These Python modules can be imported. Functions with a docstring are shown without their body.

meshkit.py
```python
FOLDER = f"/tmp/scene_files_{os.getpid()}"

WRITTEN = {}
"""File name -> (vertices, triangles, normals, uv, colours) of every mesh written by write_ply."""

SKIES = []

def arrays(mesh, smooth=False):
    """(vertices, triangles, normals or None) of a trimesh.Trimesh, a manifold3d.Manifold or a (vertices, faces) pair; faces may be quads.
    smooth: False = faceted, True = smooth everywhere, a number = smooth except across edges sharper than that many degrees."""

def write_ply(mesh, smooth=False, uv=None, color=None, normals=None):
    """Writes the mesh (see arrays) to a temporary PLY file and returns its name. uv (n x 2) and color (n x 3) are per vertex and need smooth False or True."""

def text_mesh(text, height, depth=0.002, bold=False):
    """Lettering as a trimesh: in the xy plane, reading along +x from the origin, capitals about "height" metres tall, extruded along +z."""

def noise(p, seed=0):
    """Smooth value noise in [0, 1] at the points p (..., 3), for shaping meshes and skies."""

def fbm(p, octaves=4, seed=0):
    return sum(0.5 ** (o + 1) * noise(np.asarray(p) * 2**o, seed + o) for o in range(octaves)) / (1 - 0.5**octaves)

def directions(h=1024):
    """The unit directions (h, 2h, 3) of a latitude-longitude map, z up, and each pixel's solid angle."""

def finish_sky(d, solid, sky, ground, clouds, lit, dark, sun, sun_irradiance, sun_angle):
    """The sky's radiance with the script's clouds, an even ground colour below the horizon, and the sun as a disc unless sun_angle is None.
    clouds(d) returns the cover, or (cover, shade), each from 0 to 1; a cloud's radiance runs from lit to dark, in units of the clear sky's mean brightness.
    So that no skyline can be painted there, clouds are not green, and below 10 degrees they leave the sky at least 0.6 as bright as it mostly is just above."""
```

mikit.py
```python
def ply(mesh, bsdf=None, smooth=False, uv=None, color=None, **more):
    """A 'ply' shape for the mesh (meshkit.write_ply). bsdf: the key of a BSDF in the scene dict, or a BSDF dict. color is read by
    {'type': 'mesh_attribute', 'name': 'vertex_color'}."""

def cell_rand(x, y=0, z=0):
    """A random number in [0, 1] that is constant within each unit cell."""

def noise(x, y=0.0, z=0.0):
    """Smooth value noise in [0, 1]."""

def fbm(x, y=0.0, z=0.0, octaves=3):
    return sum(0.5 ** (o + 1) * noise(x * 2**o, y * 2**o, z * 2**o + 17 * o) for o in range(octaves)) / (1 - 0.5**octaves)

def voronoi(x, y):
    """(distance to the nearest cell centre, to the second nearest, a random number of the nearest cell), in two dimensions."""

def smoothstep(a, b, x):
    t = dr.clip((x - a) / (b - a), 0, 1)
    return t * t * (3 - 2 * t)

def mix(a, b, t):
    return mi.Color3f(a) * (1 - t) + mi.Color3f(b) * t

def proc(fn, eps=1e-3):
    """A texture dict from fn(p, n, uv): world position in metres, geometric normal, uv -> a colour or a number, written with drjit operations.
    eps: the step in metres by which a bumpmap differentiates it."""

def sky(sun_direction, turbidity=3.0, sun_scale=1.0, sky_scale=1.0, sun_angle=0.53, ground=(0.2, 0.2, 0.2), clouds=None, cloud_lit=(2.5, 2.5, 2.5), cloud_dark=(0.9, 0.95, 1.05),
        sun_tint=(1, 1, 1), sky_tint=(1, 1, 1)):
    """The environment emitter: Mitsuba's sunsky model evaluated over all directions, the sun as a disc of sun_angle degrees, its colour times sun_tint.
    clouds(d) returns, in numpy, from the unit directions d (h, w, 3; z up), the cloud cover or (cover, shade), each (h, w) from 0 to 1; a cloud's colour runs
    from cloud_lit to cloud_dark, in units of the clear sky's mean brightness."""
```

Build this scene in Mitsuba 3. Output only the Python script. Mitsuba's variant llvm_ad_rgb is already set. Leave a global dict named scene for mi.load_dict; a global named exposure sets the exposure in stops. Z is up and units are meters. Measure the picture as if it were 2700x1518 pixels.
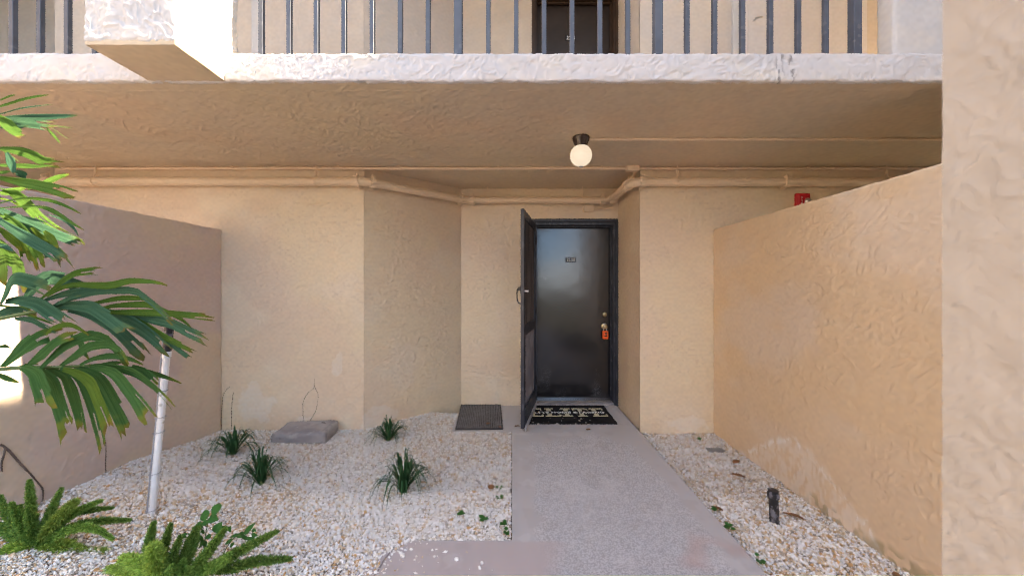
import math, random
import numpy as np, trimesh, drjit as dr, mitsuba as mi
import mikit, meshkit
from mikit import proc, noise, fbm, smoothstep, mix
from shapely.geometry import Polygon, box as sbox
from shapely.ops import unary_union
T = mi.ScalarTransform4f
random.seed(7); RNG = np.random.default_rng(7)
scene, labels = {}, {}

# ------------------------------------------------------------------ camera, sky, exposure
exposure = 4.25
scene['camera'] = {'type': 'thinlens', 'fov': 108.3, 'fov_axis': 'x', 'aperture_radius': 0.0010, 'focus_distance': 3.3,
                   'near_clip': 0.02, 'far_clip': 500.0,
                   'to_world': T().look_at(origin=[0, 0, 1.35], target=[0, 1, 1.35], up=[0, 0, 1])}
def cloud_cover(d):                                              # scattered fair weather clouds all round
    q = d / (d[..., 2:] + .22)
    n = meshkit.fbm(q * [1.3, 1.3, .3] + 5, 5, 2)
    return np.clip((n - .47) * 4.0, 0, .85), np.clip((meshkit.fbm(q * 2.2 + 9, 4, 6) - .45) * 2, 0, 1)
scene['daylight'] = mikit.sky([1.0, -0.03, 0.93], turbidity=3.0, sun_tint=(1.0, 0.98, 0.94), sky_tint=(1.0, 1.0, 1.0), ground=(0.2, 0.2, 0.2),
    clouds=cloud_cover, cloud_lit=(2.4, 2.4, 2.4), cloud_dark=(1.2, 1.25, 1.35))

# ------------------------------------------------------------------ helpers
def key_of(name):
    k, i = name, 0
    taken = set(scene) | set(labels) | USED
    while k in taken:
        i += 1
        k = '%s_%03d' % (name, i)
    USED.add(k)
    return k
USED = set()
def thing(name, label, cat, group=None, kind=None):
    k = key_of(name)
    labels[k] = {'label': label, 'category': cat}
    if group: labels[k]['group'] = group
    if kind: labels[k]['kind'] = kind
    return k
def part(parent, name, mesh, bsdf, smooth=False, label=None, kind=None, **kw):
    k = key_of(parent + '__' + name)
    scene[k] = mikit.ply(mesh, bsdf, smooth, **kw)
    if label or kind:
        labels[k] = {}
        if label: labels[k]['label'] = label
        if kind: labels[k]['kind'] = kind
    return k
def solo(name, mesh, bsdf, label, cat, smooth=False, group=None, kind=None, **kw):
    k = thing(name, label, cat, group, kind)
    scene[k] = mikit.ply(mesh, bsdf, smooth, **kw)
    return k
cat_ = trimesh.util.concatenate
def bx(x0, x1, y0, y1, z0, z1, bev=0.0):
    b = trimesh.creation.box((x1 - x0, y1 - y0, z1 - z0))
    b.apply_translation(((x0 + x1) / 2, (y0 + y1) / 2, (z0 + z1) / 2))
    if bev:
        v = []
        for sx in (0, 1):
            for sy in (0, 1):
                for sz in (0, 1):
                    c = np.array([(x0, x1)[sx], (y0, y1)[sy], (z0, z1)[sz]], float)
                    s = np.array([1 - 2 * sx, 1 - 2 * sy, 1 - 2 * sz]) * bev
                    v += [c + s * [0, 1, 1], c + s * [1, 0, 1], c + s * [1, 1, 0]]
        b = trimesh.convex.convex_hull(np.array(v))
    return b
def rough_box(lo, hi, res=0.02, amp=0.004, freq=7.0, seed=0, r=0.012):
    lo, hi = np.array(lo, float), np.array(hi, float)
    V, Fc, at = [], [], 0
    n = np.maximum(1, np.ceil((hi - lo) / res).astype(int))
    for ax in range(3):
        a, b = [i for i in range(3) if i != ax]
        for side in (0, 1):
            A, B = np.meshgrid(np.linspace(lo[a], hi[a], n[a] + 1), np.linspace(lo[b], hi[b], n[b] + 1), indexing='ij')
            p = np.zeros((A.size, 3)); p[:, a] = A.ravel(); p[:, b] = B.ravel(); p[:, ax] = (lo, hi)[side][ax]
            i, j = np.meshgrid(np.arange(n[a]), np.arange(n[b]), indexing='ij')
            q = np.stack([i * (n[b] + 1) + j, (i + 1) * (n[b] + 1) + j, (i + 1) * (n[b] + 1) + j + 1, i * (n[b] + 1) + j + 1], -1).reshape(-1, 4)
            flip = (side == 0) != (ax == 1)
            if flip: q = q[:, ::-1]
            V.append(p); Fc.append(q + at); at += len(p)
    V, Fc = np.vstack(V), np.vstack(Fc)
    m = trimesh.Trimesh(V, np.vstack([Fc[:, [0, 1, 2]], Fc[:, [0, 2, 3]]]), process=False)
    m.merge_vertices(digits_vertex=6)
    p = np.array(m.vertices)
    rr = np.minimum(r, (hi - lo) / 3)
    c = np.clip(p, lo + rr, hi - rr); d = p - c
    L = np.linalg.norm(d / rr, axis=1, keepdims=True); p = c + np.where(L > 0, d / np.maximum(L, 1e-9), 0)
    for k in range(3):
        p[:, k] += amp * 2 * (meshkit.fbm(p * freq + 31 * k, 3, seed + 5 * k) - 0.5)
    m.vertices = p
    return m
def sst(a, b, x):
    t = np.clip((x - a) / (b - a), 0, 1); return t * t * (3 - 2 * t)
def trowel(u, v, f=11.0, seed=0, wide=.13, cover=.5, grain=.12):
    """Skip trowel stucco: patches of thin raised ridges in several stroke directions, 0..1"""
    P = lambda a, b: np.stack([a, b, a * 0 + seed * 3.7], -1)
    w1, w2 = meshkit.fbm(P(u * f * .33, v * f * .33), 2, seed), meshkit.fbm(P(u * f * .33 + 40, v * f * .33), 2, seed + 1)
    out = 0
    for k, (ang, st, g) in enumerate(((.5, 2.2, 1.0), (-.85, 1.8, 1.15), (1.5, 1.5, 1.5), (.1, 2.8, .8))):
        c, s = math.cos(ang), math.sin(ang)
        n = meshkit.fbm(P((u * c + v * s) * f * g / st + 2.2 * w1 + 9 * k, (v * c - u * s) * f * g + 2.2 * w2), 2, seed + 7 * k)
        m = sst(cover - .05, cover + .12, meshkit.fbm(P(u * 2.3 + 13 * k, v * 2.3), 3, seed + 11 + k))
        out = np.maximum(out, sst(1 - wide, 1, 1 - np.abs(2 * n - 1)) * m * (.6 + .4 * w2))
    plate = sst(.47, .53, meshkit.fbm(P(u * f * .5 + 3, v * f * .5), 3, seed + 30)) * .35
    return out + plate + grain * meshkit.noise(P(u * 75, v * 75), seed + 41)
def relief_box(lo, hi, res, amp, f, seed, wave=.003, r=.008, cover=.45, wide=.14):
    m = rough_box(lo, hi, res, wave, 7.0, seed, r)
    n = np.array(m.vertex_normals); p = np.array(m.vertices); a = np.abs(n)
    ax = a.argmax(1)
    h = np.zeros(len(p))
    for k, (i, j) in enumerate(((1, 2), (0, 2), (0, 1))):
        s = ax == k
        if s.any(): h[s] = trowel(p[s, i], p[s, j], f, seed + k, wide, cover)
    m.vertices = p + n * (h * amp)[:, None]
    return m
def relief_panel(o, u, v, W, Hh, res, amp, f, seed, cover=.5, wide=.13):
    """A stucco face: origin o, unit directions u and v, sized W by Hh, raised along u x v"""
    o, u, v = (np.array(q, float) for q in (o, u, v)); n = np.cross(u, v)
    nu, nv = int(W / res) + 1, int(Hh / res) + 1
    A, Bb = np.meshgrid(np.linspace(0, W, nu), np.linspace(0, Hh, nv), indexing='ij')
    h = trowel(A, Bb, f, seed, wide, cover) * amp + .004 * (meshkit.fbm(np.stack([A * 2, Bb * 2, A * 0 + seed], -1), 2, seed) - .4)
    V = o + A[..., None] * u + Bb[..., None] * v + h[..., None] * n
    i, j = np.meshgrid(np.arange(nu - 1), np.arange(nv - 1), indexing='ij')
    q = np.stack([i * nv + j, (i + 1) * nv + j, (i + 1) * nv + j + 1, i * nv + j + 1], -1).reshape(-1, 4)
    return trimesh.Trimesh(V.reshape(-1, 3), np.vstack([q[:, [0, 1, 2]], q[:, [0, 2, 3]]]), process=False)
def tube(pts, r, sides=10, closed=True):
    p = np.asarray(pts, float); n = len(p)
    t = np.gradient(p, axis=0); t /= np.linalg.norm(t, axis=1, keepdims=True) + 1e-12
    a = np.cross(t[0], [0, 0, 1.0] if abs(t[0][2]) < .9 else [1.0, 0, 0]); a /= np.linalg.norm(a)
    rad = np.broadcast_to(np.asarray(r, float), (n,)); ang = np.arange(sides) * 2 * np.pi / sides
    V = []
    for i in range(n):
        a = a - t[i] * a.dot(t[i]); a /= np.linalg.norm(a) + 1e-12
        b = np.cross(t[i], a)
        V.append(p[i] + rad[i] * (np.cos(ang)[:, None] * a + np.sin(ang)[:, None] * b))
    V = np.vstack(V)
    i, j = np.meshgrid(np.arange(n - 1), np.arange(sides), indexing='ij')
    q = np.stack([i * sides + j, i * sides + (j + 1) % sides, (i + 1) * sides + (j + 1) % sides, (i + 1) * sides + j], -1).reshape(-1, 4)
    f = np.vstack([q[:, [0, 1, 2]], q[:, [0, 2, 3]]])
    if closed:
        k = np.arange(1, sides - 1)
        f = np.vstack([f, np.stack([k * 0, k + 1, k], 1), (n - 1) * sides + np.stack([k * 0, k, k + 1], 1)])
    return trimesh.Trimesh(V, f, process=False)
def spline(pts, n):
    p = np.asarray(pts, float)
    if len(p) < 3: p = np.array([p[0], (p[0] + p[-1]) / 2, p[-1]])
    s = np.r_[0, np.cumsum(np.linalg.norm(np.diff(p, axis=0), axis=1))]; s /= s[-1]
    from scipy.interpolate import PchipInterpolator
    return PchipInterpolator(s, p, axis=0)(np.linspace(0, 1, n))
def lathe(profile, loc, n=28):
    m = trimesh.creation.revolve(np.array(profile, float), sections=n); m.apply_translation(loc); return m
def cyl(p0, p1, r, n=14): return tube([p0, (np.array(p0, float) + p1) / 2, p1], r, n)
def prism(poly, z0, z1):
    m = trimesh.creation.extrude_polygon(poly, z1 - z0, engine='earcut'); m.apply_translation((0, 0, z0)); return m
def place_text(txt, h, origin, right, up, depth=0.0015, bold=False, width=None, center=True):
    m = meshkit.text_mesh(txt, h, depth, bold)
    v = np.array(m.vertices); w = v[:, 0].max()
    if width: v[:, 0] *= width / w; w = width
    if center: v[:, 0] -= w / 2; v[:, 1] -= h / 2
    right, up = np.array(right, float), np.array(up, float); nn = np.cross(right, up)
    m.vertices = np.array(origin, float) + v[:, :1] * right + v[:, 1:2] * up + v[:, 2:3] * nn
    return m

# ------------------------------------------------------------------ materials
def ridges(x, y, z, f, off, wide=0.16):
    w = noise(x * f * .45 + off, y * f * .45, z * f * .45)
    n = noise(x * f + 2.6 * w + off, y * f + 2.6 * w, z * f + 1.3 * w)
    return smoothstep(1 - wide, 1.0 - wide * .15, 1 - dr.abs(2 * n - 1))
def stucco(f=9.0, amp=0.004, fine=0.0006, off=0.0, cover=0.5, st=(1, 1, 1), wide=.26):
    def h(p, n, uv):
        x, y, z = p.x * st[0], p.y * st[1], p.z * st[2]
        m = smoothstep(cover - .12, cover + .12, fbm(x * 2.1 + off, y * 2.1, z * 2.1, 2))
        a = ridges(x, y, z, f, off, wide) * m
        b = ridges(x, y, z, f * 1.9, off + 9, wide * 1.3) * smoothstep(cover - .1, cover + .15, noise(x * 3.3 + off, y * 3.3 + 4, z * 3.3))
        g = noise(p.x * 70, p.y * 70, p.z * 70)
        plate = smoothstep(.45, .6, noise(x * f * .8 + 3, y * f * .8, z * f * .8))
        return amp * (a + .55 * b + .35 * plate) + fine * g
    return h
def grit(p, n, uv): return .0020 * noise(p.x * 62, p.y * 62, p.z * 62) + .0010 * noise(p.x * 140, p.y * 140, p.z * 140)
def pier_h(p, n, uv):
    a = smoothstep(.45, .7, fbm(p.y * 42, p.z * 42, p.x * 42 + 3, 3))
    return .0011 * a + .0006 * ridges(p.x, p.y, p.z, 70, 5.0, .3) * smoothstep(.5, .6, noise(p.y * 18, p.z * 18, 2.0)) + .0004 * noise(p.x * 330, p.y * 330, p.z * 330)
def surf(key, col, bump=None, eps=0.003, **pr):
    b = {'type': 'principled', 'base_color': proc(col) if callable(col) else {'type': 'rgb', 'value': list(col)}, **pr}
    if bump: b = {'type': 'bumpmap', 'arbitrary': proc(bump, eps), 'scale': 1.0, 'bsdf': b}
    scene[key] = {'type': 'twosided', 'bsdf': b}
def blotch(c1, c2, c3=None, f=1.3, off=0.0, speck=(.5, .45, .4), amount=0.0):
    def col(p, n, uv):
        t = fbm(p.x * f + off, p.y * f, p.z * f, 4)
        c = mix(c1, c2, smoothstep(.36, .64, t))
        if c3: c = mix(c, c3, smoothstep(.52, .7, fbm(p.x * f * 1.7 + off + 8, p.y * f * 1.7, p.z * f * 1.7, 4)))
        g = noise(p.x * 45, p.y * 45, p.z * 45)
        c = c * (.955 + .09 * g)
        if amount: c = mix(c, speck, amount * smoothstep(.70, .78, noise(p.x * 38 + off, p.y * 38, p.z * 38 + 5)) * smoothstep(.5, .6, noise(p.x * 3, p.y * 3 + off, p.z * 3)))
        return c
    return col
PEACH, PEACH2, PEACH3 = (.67, .555, .39), (.65, .52, .385), (.68, .57, .43)
def wall_col(p, n, uv):
    c = blotch(PEACH, PEACH2, PEACH3, 1.1, 0, (.40, .30, .22), .14)(p, n, uv)
    e = .5 * (fbm(p.x * 11, p.z * 11, 4.0, 4) - .5)
    for x0, z0, rx, rz in ((-2.45, .24, .17, .20), (-1.33, .06, .16, .12), (-2.0, .06, .10, .07), (-1.66, .62, .05, .10), (1.62, .05, .22, .07)):
        d = dr.sqrt(dr.square((p.x - x0) / rx) + dr.square((p.z - z0) / rz)) + 3.4 * e
        c = mix(c, (.72, .68, .63), .45 * smoothstep(1.0, .72, d) * (.55 + .45 * noise(p.x * 50, p.z * 50, 2.0)))
    return c
surf('mat_wall', wall_col, grit, eps=.002, roughness=.42, specular=.6)
surf('mat_garden_wall', blotch((.61, .51, .40), (.57, .455, .415), (.58, .48, .43), 1.5, 5), grit, eps=.002, roughness=.42, specular=.6)  # paint mottled pink, with the cool shade tone of this side tinted in
surf('mat_ceiling', blotch((.565, .47, .33), (.55, .46, .345), (.58, .46, .33), .9, 3), grit, eps=.002, roughness=.55, specular=.4)  # wall paint made darker, putting the shade under the slab into the colour
surf('mat_trim', blotch((.56, .545, .525), (.52, .51, .50), (.58, .55, .51), 2.6, 2), grit, eps=.002, roughness=.6, specular=.4)
surf('mat_upper', blotch((.58, .50, .41), (.57, .50, .43), (.60, .52, .43), 1.0, 6), grit, eps=.002, roughness=.7, specular=.35)
surf('mat_wing', blotch((.31, .265, .22), (.33, .28, .235), None, 1, 6), roughness=.8, specular=.2)
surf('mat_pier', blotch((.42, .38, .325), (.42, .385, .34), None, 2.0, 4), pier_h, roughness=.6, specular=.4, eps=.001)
def right_wall_col(p, n, uv):
    b = blotch((.635, .485, .315), (.62, .485, .34), (.64, .52, .39), 1.1, 12)(p, n, uv)  # base tinted more orange than the other walls for warm bounce light
    d = fbm(p.y * 9, p.z * 3, 3.0, 4)
    edge = .36 - .62 * dr.abs(p.y - 2.50) + .16 * (d - .5)
    salt = smoothstep(-.05, .015, edge - p.z) * smoothstep(.28, .62, noise(p.y * 26, p.z * 12, 2.0) * .5 + .5 * noise(p.y * 60, p.z * 30, 5.0))
    rim = smoothstep(.035, .0, dr.abs(edge - p.z - .01)) * smoothstep(.45, .55, noise(p.y * 40, p.z * 26, 1.0))
    b = mix(b, (.74, .70, .66), dr.clip(.38 * salt + .55 * rim, 0, 1))
    moss = .6 * smoothstep(.07, .01, p.z + .05 - .09 * fbm(p.y * 8, p.z * 8, 7.0, 3)) * smoothstep(.35, .55, noise(p.y * 30, p.z * 30, 3.0)) * smoothstep(2.6, 2.2, p.y)
    return mix(b, (.16, .15, .05), .8 * moss)
surf('mat_right_wall', right_wall_col, grit, eps=.002, roughness=.6, specular=.4)
def fascia_col(p, n, uv):
    b = blotch((.60, .575, .56), (.56, .545, .54), (.60, .57, .53), 2.6, 2)(p, n, uv)
    st = smoothstep(.035, .0, dr.abs(p.x - 1.46 - .03 * noise(p.z * 40, 1.0))) + smoothstep(.02, .0, dr.abs(p.x - 1.53 - .04 * noise(p.z * 50, 4.0)))
    return mix(b, (.12, .11, .11), dr.clip(st, 0, 1) * .7 * smoothstep(.42, .62, noise(p.x * 90, p.z * 50, 2.0)))
surf('mat_fascia', fascia_col, grit, eps=.002, roughness=.6, specular=.4)
def walk_col(p, n, uv):
    s = .6 * noise(p.x * 190, p.y * 190) + .4 * noise(p.x * 380, p.y * 380)
    agg = mix((.355, .35, .355), (.53, .525, .535), smoothstep(.28, .72, s))
    smo = mix((.455, .44, .44), (.43, .415, .415), fbm(p.x * 5, p.y * 5, 1.0, 4))
    e = dr.minimum(p.x, 1.2 - p.x) + .16 * (fbm(p.x * 3, p.y * 3, 4.0, 3) - .5)
    inside = smoothstep(.12, .17, e) * smoothstep(3.42, 3.25, p.y + .3 * (noise(p.x * 4, p.y * 3, 2.0) - .5))
    c = mix(smo, agg, inside)
    pink = smoothstep(.40, .54, fbm(p.x * 2.6 + 3, p.y * 2.0, 2.0, 4)) * smoothstep(1.02, 1.14, p.x + .25 * noise(p.x * 6, p.y * 6)) * smoothstep(2.2, 2.0, p.y + .3 * noise(p.x * 5, p.y * 4))
    c = mix(c, (.46, .345, .32), .7 * pink)
    apron = smoothstep(.34, .16, p.x + .2 * (fbm(p.x * 4, p.y * 4, 9.0, 3) - .5)) * smoothstep(1.99, 1.96, p.y)
    c = mix(c, mix((.46, .395, .385), (.43, .385, .385), fbm(p.x * 6, p.y * 6, 3.0, 3)), .85 * apron)
    white = smoothstep(.66, .74, fbm(p.x * 7 + 1, p.y * 7, 6.0, 4))
    c = mix(c, (.62, .61, .61), .18 * white)
    crack = smoothstep(.007, .002, dr.abs(p.x + .65 - .09 * (p.y - 1.7) - .05 * (fbm(p.y * 6, 2.0, 1.0, 3) - .5))) * smoothstep(1.99, 1.97, p.y)
    dirt = smoothstep(.6, .72, fbm(p.x * 9 + 5, p.y * 9, 3.0, 4))
    c = mix(c, (.27, .24, .22), .12 * dirt)
    return mix(c, (.05, .045, .04), .6 * crack)
def walk_h(p, n, uv):
    e = dr.minimum(p.x, 1.2 - p.x) + .16 * (fbm(p.x * 3, p.y * 3, 4.0, 3) - .5)
    inside = smoothstep(.12, .17, e) * smoothstep(3.42, 3.25, p.y)
    return .0035 * inside * noise(p.x * 150, p.y * 150) + .001 * noise(p.x * 60, p.y * 60)
surf('mat_walk', walk_col, walk_h, roughness=.75, specular=.35)
surf('mat_soil', blotch((.30, .25, .19), (.22, .18, .14), None, 14, 2), roughness=.9, specular=.2)
surf('mat_lawn', blotch((.045, .045, .035), (.06, .055, .045), None, 3, 2), roughness=.95, specular=.1)
scene['mat_pebble'] = {'type': 'principled', 'base_color': {'type': 'mesh_attribute', 'name': 'vertex_color'}, 'roughness': .55, 'specular': .4}
def door_col(p, n, uv):
    c = mix((.008, .008, .011), (.014, .013, .015), fbm(p.x * 6, p.z * 6, 1.0, 3))
    dust = smoothstep(.52, .72, noise(p.x * 130, p.z * 130, 2.0)) * smoothstep(.48, .68, fbm(p.x * 5 + 2, p.z * 3, 5.0, 3)) * smoothstep(.55, .25, p.z)
    scuff = smoothstep(.6, .7, noise(p.x * 60, p.z * 110, 8.0)) * smoothstep(.07, .03, dr.abs(p.x - .36)) * smoothstep(.025, .008, dr.abs(p.z - 1.465))
    return mix(c, (.30, .31, .34), dr.clip(.16 * dust, 0, 1)) + scuff * mi.Color3f(.12, .12, .12)
def door_h(p, n, uv): return .0006 * noise(p.x * 9, p.z * 9, 1.0) + .0001 * noise(p.x * 90, p.z * 25, 3.0)
surf('mat_door', door_col, door_h, roughness=.14, specular=.9)
surf('mat_door_brown', blotch((.030, .022, .018), (.036, .026, .022), None, 3, 1), roughness=.35, specular=.5)
def frame_col(p, n, uv):
    c = mix((.020, .024, .036), (.034, .038, .054), noise(p.x * 20, p.y * 20, p.z * 6))
    return mix(c, (.20, .22, .26), .2 * smoothstep(.70, .8, noise(p.x * 60, p.y * 60, p.z * 12)))
surf('mat_frame', frame_col, lambda p, n, uv: .0008 * noise(p.x * 60, p.y * 60, p.z * 9), roughness=.35, specular=.5)
surf('mat_frame_brown', blotch((.035, .02, .012), (.05, .028, .016), None, 8, 1), roughness=.35, specular=.5)
def screen_col(p, n, uv):
    c = mix((.040, .038, .042), (.11, .10, .10), smoothstep(.35, .7, fbm(p.x * 8, p.y * 14, p.z * 1.6, 4)))
    return c
surf('mat_screen', screen_col, lambda p, n, uv: .0006 * noise(p.x * 260, p.y * 260, p.z * 260), eps=.001, roughness=.5, specular=.4)
surf('mat_screen_low', blotch((.17, .17, .20), (.24, .24, .27), None, 5, 1), lambda p, n, uv: .0006 * noise(p.x * 260, p.y * 260, p.z * 260), eps=.001, roughness=.5, specular=.4)
surf('mat_rail', blotch((.062, .074, .102), (.075, .088, .118), None, 9, 1, (.2, .2, .2), .25), roughness=.38, specular=.5)
surf('mat_pipe', blotch((.70, .56, .40), (.69, .55, .395), None, 4, 1), roughness=.45, specular=.45)
surf('mat_brass', (.55, .42, .22), roughness=.25, metallic=1.0)
surf('mat_steel', (.6, .6, .6), roughness=.25, metallic=1.0)
surf('mat_orange', (.86, .12, .015), roughness=.4, specular=.5)
surf('mat_black', (.012, .012, .014), roughness=.35, specular=.5)
surf('mat_brown_gloss', (.025, .012, .007), roughness=.08, specular=.6)
surf('mat_mat', blotch((.012, .012, .013), (.02, .019, .019), None, 10, 1, (.5, .47, .42), .9), lambda p, n, uv: .001 * noise(p.x * 220, p.y * 220, 1.0), eps=.001, roughness=.95, specular=.15)
surf('mat_rib', blotch((.085, .09, .11), (.12, .125, .15), None, 9, 1), roughness=.40, specular=.6)  # same rubber as the base, coloured lighter so the rib tops look lit
surf('mat_rubber', blotch((.014, .014, .018), (.02, .02, .025), None, 9, 1), roughness=.5, specular=.5)
surf('mat_cream', blotch((.58, .54, .38), (.52, .48, .34), None, 12, 1), roughness=.9, specular=.2)
surf('mat_globe', (.30, .28, .25), roughness=.2, specular=.4)
surf('mat_white', (.8, .8, .78), roughness=.5, specular=.4)
surf('mat_pvc', blotch((.80, .81, .84), (.74, .75, .78), None, 9, 1, (.3, .28, .25), .6), roughness=.35, specular=.5)
surf('mat_grey_tube', (.30, .31, .35), roughness=.4)
def scuffed(p, n, uv):
    return mix((.014, .014, .018), (.16, .16, .19), .8 * smoothstep(.5, .68, fbm(p.x * 45, p.y * 45, p.z * 30, 3)))
surf('mat_scuffed', scuffed, roughness=.4, specular=.5)
surf('mat_red', (.50, .012, .022), roughness=.3, specular=.5)
surf('mat_concrete', blotch((.31, .29, .29), (.24, .225, .235), (.36, .34, .33), 9, 1, (.08, .07, .07), .7), stucco(26, .0018, .0006, 2), roughness=.85, specular=.25)
surf('mat_utility_door', blotch((.60, .57, .55), (.62, .59, .56), None, 1, 1), roughness=.5, specular=.4)
surf('mat_dead_leaf', blotch((.24, .11, .04), (.14, .07, .035), None, 30, 1), roughness=.6, specular=.3)
surf('mat_slate', blotch((.16, .16, .16), (.22, .22, .21), None, 20, 1), roughness=.7)
surf('mat_twig', blotch((.10, .07, .055), (.16, .12, .10), None, 20, 1), roughness=.9)
def leafmat(key, c1, c2, tip, rough, trans, tipamt=.5):
    def col(p, n, uv):
        s = noise(uv.x * 17, uv.y * 2.2, p.x * 3) * .6 + .4 * noise(uv.x * 44, uv.y * 3, p.x * 3)
        c = mix(c1, c2, smoothstep(.3, .7, s))
        rib = smoothstep(.05, .015, dr.abs(uv.x - .5))
        c = mix(c, mi.Color3f(c2) * 1.3, .35 * rib)
        c = mix(c, (.13, .075, .03), .85 * smoothstep(.955, .985, uv.y + .03 * noise(p.x * 90, p.y * 90, p.z * 90)))
        return mix(c, tip, tipamt * smoothstep(.8, 1.0, uv.y + .25 * (noise(p.x * 40, p.y * 40, p.z * 40) - .5)))
    scene[key] = {'type': 'principledthin', 'base_color': proc(col), 'roughness': rough, 'diff_trans': trans, 'eta': 1.45}
leafmat('mat_leaf_bright', (.075, .16, .028), (.12, .22, .05), (.20, .22, .04), .34, .9)
leafmat('mat_leaf_blue', (.040, .10, .058), (.070, .15, .090), (.14, .18, .05), .30, .6)
leafmat('mat_leaf_olive', (.042, .105, .030), (.070, .15, .048), (.20, .22, .03), .36, .7, .6)
leafmat('mat_leaf_yellow', (.085, .15, .025), (.12, .19, .035), (.25, .20, .03), .42, .9)
leafmat('mat_blade', (.025, .072, .028), (.045, .11, .045), (.05, .09, .04), .32, .4)
leafmat('mat_weed', (.045, .13, .030), (.065, .17, .045), (.08, .17, .05), .45, .6)
scene['mat_fern'] = {'type': 'principledthin', 'base_color': {'type': 'mesh_attribute', 'name': 'vertex_color'}, 'roughness': .55, 'diff_trans': .8, 'eta': 1.4}
surf('mat_stalk', (.10, .15, .04), roughness=.5)
surf('mat_trunk', blotch((.20, .17, .13), (.28, .24, .19), None, 12, 1), roughness=.85)

# ------------------------------------------------------------------ the setting
CZ = 2.493                      # underside of the balcony slab
FZ = 2.638                      # balcony floor edge
k = thing('ground', 'flat dark lawn around the building', 'ground', kind='structure')
scene[k] = mikit.ply(bx(-150, 150, -150, 150, -.4, -.16), 'mat_lawn')
def gz(x, y):
    s = lambda a, b, t: (lambda u: u * u * (3 - 2 * u))(np.clip((t - a) / (b - a), 0, 1))
    z = .088 * s(-1.3, -2.7, x) * s(3.55, 2.6, y) + .014 * s(-.58, -.85, x) * s(2.1, 1.9, y)
    z = z + .016 * (meshkit.noise(np.stack([x * 3, y * 3, x * 0], -1), 3) - .55)
    return np.where(x > .6, -.034 + .012 * (meshkit.noise(np.stack([x * 4, y * 4, x * 0], -1), 5) - .5), z)
walk_poly = unary_union([sbox(0, -4, 1.2, 4.262), sbox(-.575, 3.47, .01, 4.262), sbox(-6, -4, .01, 1.983)])
k = thing('walkway', 'pinkish grey concrete walkway with an exposed pebble surface leading to the door', 'walkway', kind='structure')
scene[k] = mikit.ply(prism(walk_poly, -.15, 0), 'mat_walk')
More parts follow.
